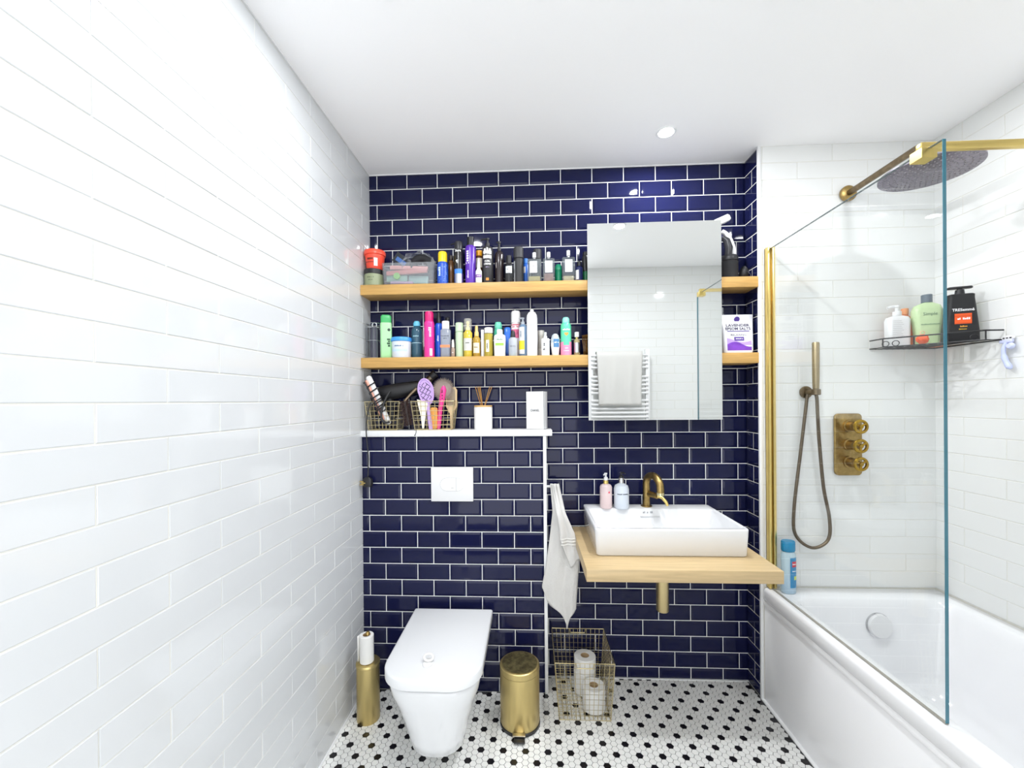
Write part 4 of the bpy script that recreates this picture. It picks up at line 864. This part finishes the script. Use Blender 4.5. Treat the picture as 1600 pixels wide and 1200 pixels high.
marks(t, 7, .009, '9cc4d0', 0, 0, .105, r=.0268)
t = bot('cream_tube', 'thin white and brown tube behind the pink can', 'tube', .285, -.036, S2, G2_)
obj('tube', flat_bottle(B(), [(.008, .008, 0, .006), (.009, .009, .09, .006), (.009, .003, .152, .002), (.009, .0012, .155, .001)]), pl('e8e4e0'), t); L(t, 'foot_cap', cyl(.0095, .0, .06), pl('6a5a5a'))
t = bot('hairspray_can', 'bright pink hairspray can with pink cap', 'spray can', .319, -.085, S2, G2_)
aer(t, .0245, .220, pl('e0328f', .25), pl('d2186c', .3), .046, .0205); marks(t, 5, .018, 'f7c4dd', .010, 0, .12, r=.0249, vert=True); patch(t, 'barcode', .0246, .008, .042, pl('efe6e0'), .3, .8)
t = bot('sun_spray_bottle', 'royal blue bottle with tall dark trigger neck', 'bottle', .357, -.048, S2, G2_)
L(t, 'body', [(0, 0), (.0185, 0), (.0198, .003), (.0198, .160), (.014, .170), (0, .170)], pl('1f57cc', .25)); L(t, 'sprayer', [(0, .170), (.012, .170), (.011, .20), (.007, .205), (.007, .222), (0, .224)], BLACKP); marks(t, 5, .012, 'd8e6ff', 0, 0, .095, r=.0202, vert=True)
t = bot('toner_bottle', 'clear bottle with white cap and orange band', 'bottle', .399, -.090, S2, G2_)
obj('body', flat_bottle(B(), [(.022, .016, 0, .010), (.024, .018, .003, .011), (.0242, .018, .128, .011), (.018, .014, .134, .010)]), mat('smoky_clear', '#a9afbd', .15, trans=.35), t); L(t, 'cap', cyl(.0175, .1345, .172), pl('ececee'), 24, sy=.85)
obj('orange_band', box(B(), -.0235, -.0187, .046, .0235, -.0182, .058), pl('e98a5c'), t, smooth=False)
marks(t, 13, .006, '3d4250', 0, -.0184, .10); marks(t, 6, .006, '3d4250', 0, -.0184, .088)
t = bot('dropper_bottle', 'black-capped bottle half hidden behind the clear toner', 'bottle', .397, -.035, S2, G2_)
L(t, 'body', [(0, 0), (.0165, 0), (.0175, .002), (.0175, .150), (.010, .165), (0, .165)], pl('3a3c48', .2)); L(t, 'cap', cyl(.0105, .165, .20), BLACKP)
t = bot('serum_bottle', 'tiny serum bottle with white dropper', 'bottle', .436, -.104, S2, G2_)
L(t, 'body', [(0, 0), (.008, 0), (.0088, .001), (.0088, .040), (.005, .046), (0, .046)], pl('a08a7c', .2)); L(t, 'dropper', [(0, .046), (.0065, .046), (.006, .062), (.004, .082), (0, .085)], pl('ece8e4')); marks(t, 4, .004, 'ffffff', 0, 0, .02, r=.0091)
t = bot('dropper_bottle', 'slim dark dropper bottle behind the tiny serum', 'bottle', .437, -.040, S2, G2_)
L(t, 'body', [(0, 0), (.0115, 0), (.0125, .002), (.0125, .085), (.007, .095), (0, .095)], pl('23232a', .2)); L(t, 'dropper', [(0, .095), (.008, .095), (.007, .115), (.004, .134), (0, .135)], BLACKP)
t = bot('deodorant_stick', 'plain pale sage green cylinder', 'deodorant', .463, -.080, S2, G2_)
L(t, 'body', cyl(.0188, 0, .120), pl('bfd2b4'), 28); L(t, 'cap', cyl(.0190, .1206, .165, .003), pl('c3d6b9'), 28)
t = bot('oil_spray_bottle', 'clear bottle of yellow oil with overcap and silver label', 'bottle', .505, -.087, S2, G2_)
L(t, 'body', [(0, 0), (.0195, 0), (.0208, .002), (.0208, .115), (.013, .126), (0, .126)], mat('yellow_oil', '#e0c84c', .12, trans=.2), 28); L(t, 'sprayer', [(0, .126), (.011, .126), (.010, .142), (.006, .144), (.006, .158), (.008, .160), (.007, .170), (0, .171)], pl('e8d9a0'))
obj('overcap', lathe(B(), [(.0175, .127), (.0185, .127), (.0185, .178), (.016, .182), (0, .182)], 24), clear('eceae0', .75), t); patch(t, 'label', .0209, .030, .088, pl('cfcfc8'), -1.1, 1.1); marks(t, 4, .009, '5a5a5a', 0, 0, .066, r=.0215)
t = bot('hair_oil_bottle', 'small amber hair oil bottle with gold pump', 'bottle', .546, -.087, S2, G2_)
L(t, 'body', [(0, 0), (.0165, 0), (.0178, .002), (.0178, .088), (.010, .098), (0, .098)], mat('gold_oil', '#b8953a', .12, trans=.15)); L(t, 'pump', [(0, .098), (.011, .098), (.010, .118), (.007, .122), (.007, .144), (.005, .149), (0, .149)], pl('d9bc74', .3)); patch(t, 'label', .0179, .018, .066, pl('e6dcc0'), -.9, .9); marks(t, 6, .008, '7a6320', 0, 0, .045, r=.0185)
t = bot('cream_tube', 'very thin white tube standing beside the gold oil bottle', 'tube', .574, -.085, S2, G2_)
obj('tube', flat_bottle(B(), [(.0068, .0068, 0, .006), (.0075, .0075, .03, .006), (.0070, .002, .126, .001), (.0062, .001, .130, .0008)]), WHITEP, t); L(t, 'ridge_cap', cyl(.0078, 0, .022), pl('e2e2e2'))
t = bot('body_oil_bottle', 'golden oil bottle with broad white cap', 'bottle', .603, -.087, S2, G2_)
L(t, 'body', [(0, 0), (.0195, 0), (.0208, .002), (.0208, .108), (0, .110)], mat('olive_oil', '#c2b04a', .12, trans=.2), 28); L(t, 'cap', cyl(.0200, .1105, .138, .003), WHITEP, 28); patch(t, 'label', .0209, .022, .078, pl('ecebdc'), -.5, .2); marks(t, 7, .008, '4a4a2a', -.004, 0, .05, r=.0215, vert=True)
t = bot('conditioner_bottle', 'white squat bottle with lime green stripe', 'bottle', .657, -.098, S2, G2_)
obj('body', flat_bottle(B(), [(.024, .015, 0, .010), (.026, .0165, .003, .011), (.0275, .0165, .080, .011), (.026, .015, .098, .011), (.014, .011, .105, .009)]), pl('f0f1ef'), t); L(t, 'cap', cyl(.0135, .1055, .126), pl('f3f3f3'))
obj('lime_stripe', box(B(), -.0195, -.0172, .050, .0195, -.0167, .062), pl('9ad04a'), t, smooth=False); marks(t, 6, .010, '6a8a6a', 0, -.0170, .078); marks(t, 12, .005, '9a9a9a', 0, -.0170, .040)
t = bot('mouthwash_bottle', 'turquoise bottle with domed cap behind the white squat bottle', 'bottle', .646, -.040, S2, G2_)
L(t, 'body', [(0, 0), (.021, 0), (.0225, .003), (.0225, .125), (.017, .142), (0, .142)], pl('58c0a2', .2), 28); L(t, 'cap', [(0, .1425), (.018, .1425), (.0185, .160), (.013, .172), (0, .175)], pl('6fd0b4', .3))
t = bot('sun_cream_bottle', 'blue rounded bottle behind the white squat bottle', 'bottle', .691, -.040, S2, G2_)
obj('body', flat_bottle(B(), [(.016, .014, 0, .009), (.018, .016, .003, .010), (.018, .016, .11, .012), (.015, .012, .140, .010), (.010, .008, .146, .006)]), pl('2a6fd8', .25), t); L(t, 'foot_cap', cyl(.0172, -.0, .018), pl('1d4fa8'))
t = bot('dry_shampoo_can', 'tall white can with pink patterned band', 'spray can', .731, -.040, S2, G2_)
aer(t, .0225, .224, pl('efe3e6'), WHITEP, .058, .0223, True); patch(t, 'pink_band', .0226, .092, .134, mat('pink_pattern', '#e46a92', .35, noise=(160, .5, (1, 1, 1))), -1.5, 1.5); patch(t, 'red_line', .0226, .153, .158, pl('c8495f'), -1.5, 1.5); marks(t, 7, .011, 'c8495f', 0, 0, .146, r=.0230)
t = bot('spray_bottle', 'small clear mist bottle with black conical cap', 'bottle', .719, -.102, S2, G2_)
L(t, 'body', [(0, 0), (.019, 0), (.0203, .002), (.0203, .078), (.014, .087), (0, .087)], clear('c9ced6', .35), 28); L(t, 'liquid', cyl(.0188, .003, .014), pl('a9cfc6')); L(t, 'cap', [(0, .087), (.0125, .087), (.010, .112), (.006, .121), (0, .122)], BLACKP); marks(t, 12, .0055, '7a7a82', 0, 0, .045, r=.0207)
t = bot('pump_bottle', 'white and yellow label bottle with grey pump', 'bottle', .766, -.078, S2, G2_)
L(t, 'body', [(0, 0), (.018, 0), (.0192, .002), (.0192, .140), (.012, .152), (0, .152)], clear('7f9fc0', .35), 28); pump_head(t, .152, pl('a8aeb6'), .010, .032, .020, dx=-.7)
patch(t, 'white_label', .0193, .012, .138, WHITEP, -1.3, .35); patch(t, 'yellow_panel', .0196, .032, .074, pl('f2d92a'), -1.3, .35); marks(t, 8, .008, '5a6a8a', -.010, 0, .105, r=.0200, vert=True)
t = bot('hairspray_can', 'tall plain white aerosol with tapered shoulder', 'spray can', .809, -.085, S2, G2_)
L(t, 'can', [(0, 0), (.0235, 0), (.0255, .002), (.0255, .180), (.0235, .194), (.017, .206), (.010, .210), (0, .210)], pl('efeff1', .25), 32); L(t, 'nozzle', [(0, .2105), (.0085, .2105), (.0085, .219), (.005, .222), (0, .222)], WHITEP); marks(t, 4, .010, 'b9b9bd', .004, 0, .145, r=.0259); marks(t, 11, .005, 'b0b0b4', .004, 0, .115, r=.0259); marks(t, 10, .005, 'b0b0b4', 0, 0, .05, r=.0259)
t = bot('cream_tube', 'grey ribbed tube behind the white lettered box bottle', 'tube', .851, -.045, S2, G2_)
L(t, 'body', [(0, 0), (.0150, 0), (.016, .002), (.0175, .124), (.0165, .127), (0, .127)], pl('c4c0ba')); patch(t, 'label', .0168, .04, .11, pl('aaa59e'), -.9, .9)
t = bot('serum_bottle', 'square white bottle with black vertical letters and pump', 'bottle', .871, -.101, S2, G2_)
obj('body', flat_bottle(B(), [(.017, .013, 0, .003), (.0182, .0142, .002, .003), (.0182, .0142, .076, .003), (.016, .012, .080, .003)], 3), pl('f1f1f2'), t); L(t, 'pump', [(0, .080), (.0085, .080), (.008, .092), (.005, .094), (.006, .110), (0, .111)], pl('d6dade'))
marks(t, 5, .013, '2a2a2e', -.006, -.0144, .042, vert=True); marks(t, 4, .005, '6a6a6e', .009, -.0144, .042, vert=True)
t = bot('roll_on', 'grey domed roll-on deodorant with blue label', 'deodorant', .918, -.085, S2, G2_)
L(t, 'body', [(0, 0), (.0155, 0), (.0165, .002), (.019, .030), (.0215, .050), (.0215, .062), (0, .063)], pl('e6e8ea'), 28); L(t, 'cap', [(0, .0635), (.0215, .0635), (.0205, .082), (.015, .098), (.008, .104), (0, .105)], pl('b9c3cb', .3), 28); patch(t, 'label', .0216, .040, .078, pl('4a7fb0'), -.45, .85); marks(t, 5, .009, 'ffffff', .004, 0, .062, r=.0221)
t = bot('deodorant_can', 'mint and pink deodorant can with orange heart emblem', 'spray can', .968, -.085, S2, G2_)
L(t, 'can', [(0, 0), (.0235, 0), (.0252, .002), (.0252, .138), (.022, .150), (.0175, .154), (0, .154)], pl('5fd3a6', .25), 32); L(t, 'cap', [(0, .1545), (.0175, .1545), (.017, .172), (.012, .180), (.004, .182), (0, .182)], pl('8fe0d4', .3), 28)
patch(t, 'pink_base', .0253, .001, .048, pl('ee8fb4'), -1.57, 1.57)
for q in (-1, 1): obj('pink_shoulder', arc_patch(B(), .0255, .048, .064, q * 1.57, q * .55, 6), pl('ee8fb4'), t)
bm = B(); hp_ = [(.010 * (16 * math.sin(a) ** 3) / 16, .100 + .010 * (13 * math.cos(a) - 5 * math.cos(2 * a) - 2 * math.cos(3 * a) - math.cos(4 * a)) / 16) for a in [2 * PI * k / 24 for k in range(24)]]
bm.faces.new([bm.verts.new((.0257 * math.sin(x / .0257), -.0257 * math.cos(x / .0257), z)) for x, z in hp_]); obj('heart_emblem', bm, pl('e0a04a'), t, smooth=False)
marks(t, 7, .009, 'ffffff', 0, 0, .120, r=.0257, width=.036, bold=.0003); marks(t, 5, .006, 'ffffff', 0, 0, .034, r=.0258); marks(t, 12, .0042, 'ffffff', 0, 0, .022, r=.0258)
t = bot('perfume_bottle', 'slim silver-labelled perfume spray with clear cap', 'perfume', 1.018, -.090, S2, None)
L(t, 'body', [(0, 0), (.013, 0), (.014, .002), (.014, .070), (.009, .077), (0, .077)], clear('c9b98c', .4)); L(t, 'label', [(.0141, .014), (.0144, .014), (.0144, .060), (.0141, .060)], satin('cfd2d6', .3)); L(t, 'collar', cyl(.0065, .077, .086), GOLD); L(t, 'cap', cyl(.0105, .0862, .110), pl('e6e7ea'))
t = bot('hair_clip', 'brown tortoiseshell claw clip by the mirror edge', 'hair clip', 1.064, -.062, S2, None)
bm = B()
for k in range(5): tube(bm, curve([(-.014 + k * .007, .010, .098), (-.016 + k * .008, -.012, .070), (-.012 + k * .006, -.016, .030), (-.010 + k * .005, -.004, .002)], 5), .0030, 6)
obj('teeth', bm, mat('tortoise', '#6a4a22', .2, noise=(40, .6, (1, 1, 1))), t)['kind'] = 'stuff'
obj('spine', tube(B(), [(-.017, .010, .096), (.018, .010, .100)], .006, 8), mat('tortoise', '#6a4a22', .2), t)
t = bot('salt_pouch', 'white and purple stand-up pouch of lavender bath salt', 'pouch', 1.752, -.080, S2, None)
bm = B(); secs = [(.062, .026, .0005, .012), (.066, .029, .010, .014), (.067, .027, .05, .014), (.069, .018, .11, .010), (.072, .006, .155, .003), (.0735, .0016, .172, .001), (.074, .0013, .180, .001)]
flat_bottle(bm, secs, 5); obj('bag', bm, mat('pouch_film', '#e9e9ee', .35), t, ang=60)
def pouch(v, add=.0007):
    z = max(0, min(.179, v.z))
    for (a0, d0, z0, r0), (a1, d1, z1, r1) in zip(secs, secs[1:]):
        if z0 <= z <= z1: d = d0 + (d1 - d0) * (z - z0) / (z1 - z0); break
    else: d = .027
    return Vector((v.x, -d - add + v.y, v.z))
def film(name, pts, mt, add=.0005, nz=6):
    bm = B(); vs = []
    for i in range(nz + 1):
        f = i / nz; vs.append([bm.verts.new(pouch(Vector((pts[0][0] + (pts[1][0] - pts[0][0]) * u, 0, pts[0][1] + (pts[1][1] - pts[0][1]) * f + (pts[2](u) * f if len(pts) > 2 else 0))), add)) for u in [k / 10 for k in range(11)]])
    for a, b in zip(vs, vs[1:]):
        for k in range(10): bm.faces.new((a[k], a[k + 1], b[k + 1], b[k]))
    return obj(name, bm, mt, t)
film('purple_wave', ((-.054, .012), (.054, .040), lambda u: .012 * math.sin(u * 5)), mat('purple_print', '#7a3fb8', .35, noise=(14, .35, (1, 1, 2))), .0005)
film('lilac_wave', ((-.054, .036), (.054, .060), lambda u: .010 * math.sin(u * 4 + 2)), pl('b79add'), .0003)
text(t, 'LAVENDER', .0175, '32254a', -.002, 0, .128, xf=lambda v: pouch(v, .0009), bold=.0004, width=.105); text(t, 'EPSOM SALTS', .0175, '32254a', -.002, 0, .112, xf=lambda v: pouch(v, .0009), bold=.0004, width=.112)
film('purple_rule', ((-.050, .099), (.048, .103)), pl('4a2f86'), .0006, 1); text(t, 'RELAXING', .012, '32254a', -.002, 0, .083, xf=lambda v: pouch(v, .0009), width=.068)
film('size_box', ((-.022, .056), (.022, .074)), pl('5a3f92'), .0008, 2); marks(t, 12, .0055, 'ffffff', 0, 0, .065, xf=lambda v: pouch(v, .0014))
bm = B(); lathe(bm, [(0, -.0004), (.0125, -.0004), (.0125, .0004), (0, .0004)], 24); obj('round_logo', bm, pl('4a2f86'), t, (-.002, -.0095, .157), (PI / 2 + .24, 0, 0))
t = bot('water_bottle', 'clear bottle top behind the bath salt pouch', 'bottle', 1.706, -.028, S2, None)
L(t, 'body', [(0, 0), (.0185, 0), (.019, .003), (.019, .17), (.014, .19), (.010, .20), (0, .20)], clear('c9ced2', .5)); L(t, 'cap', cyl(.0115, .20, .224), clear('b9bec4', .3))
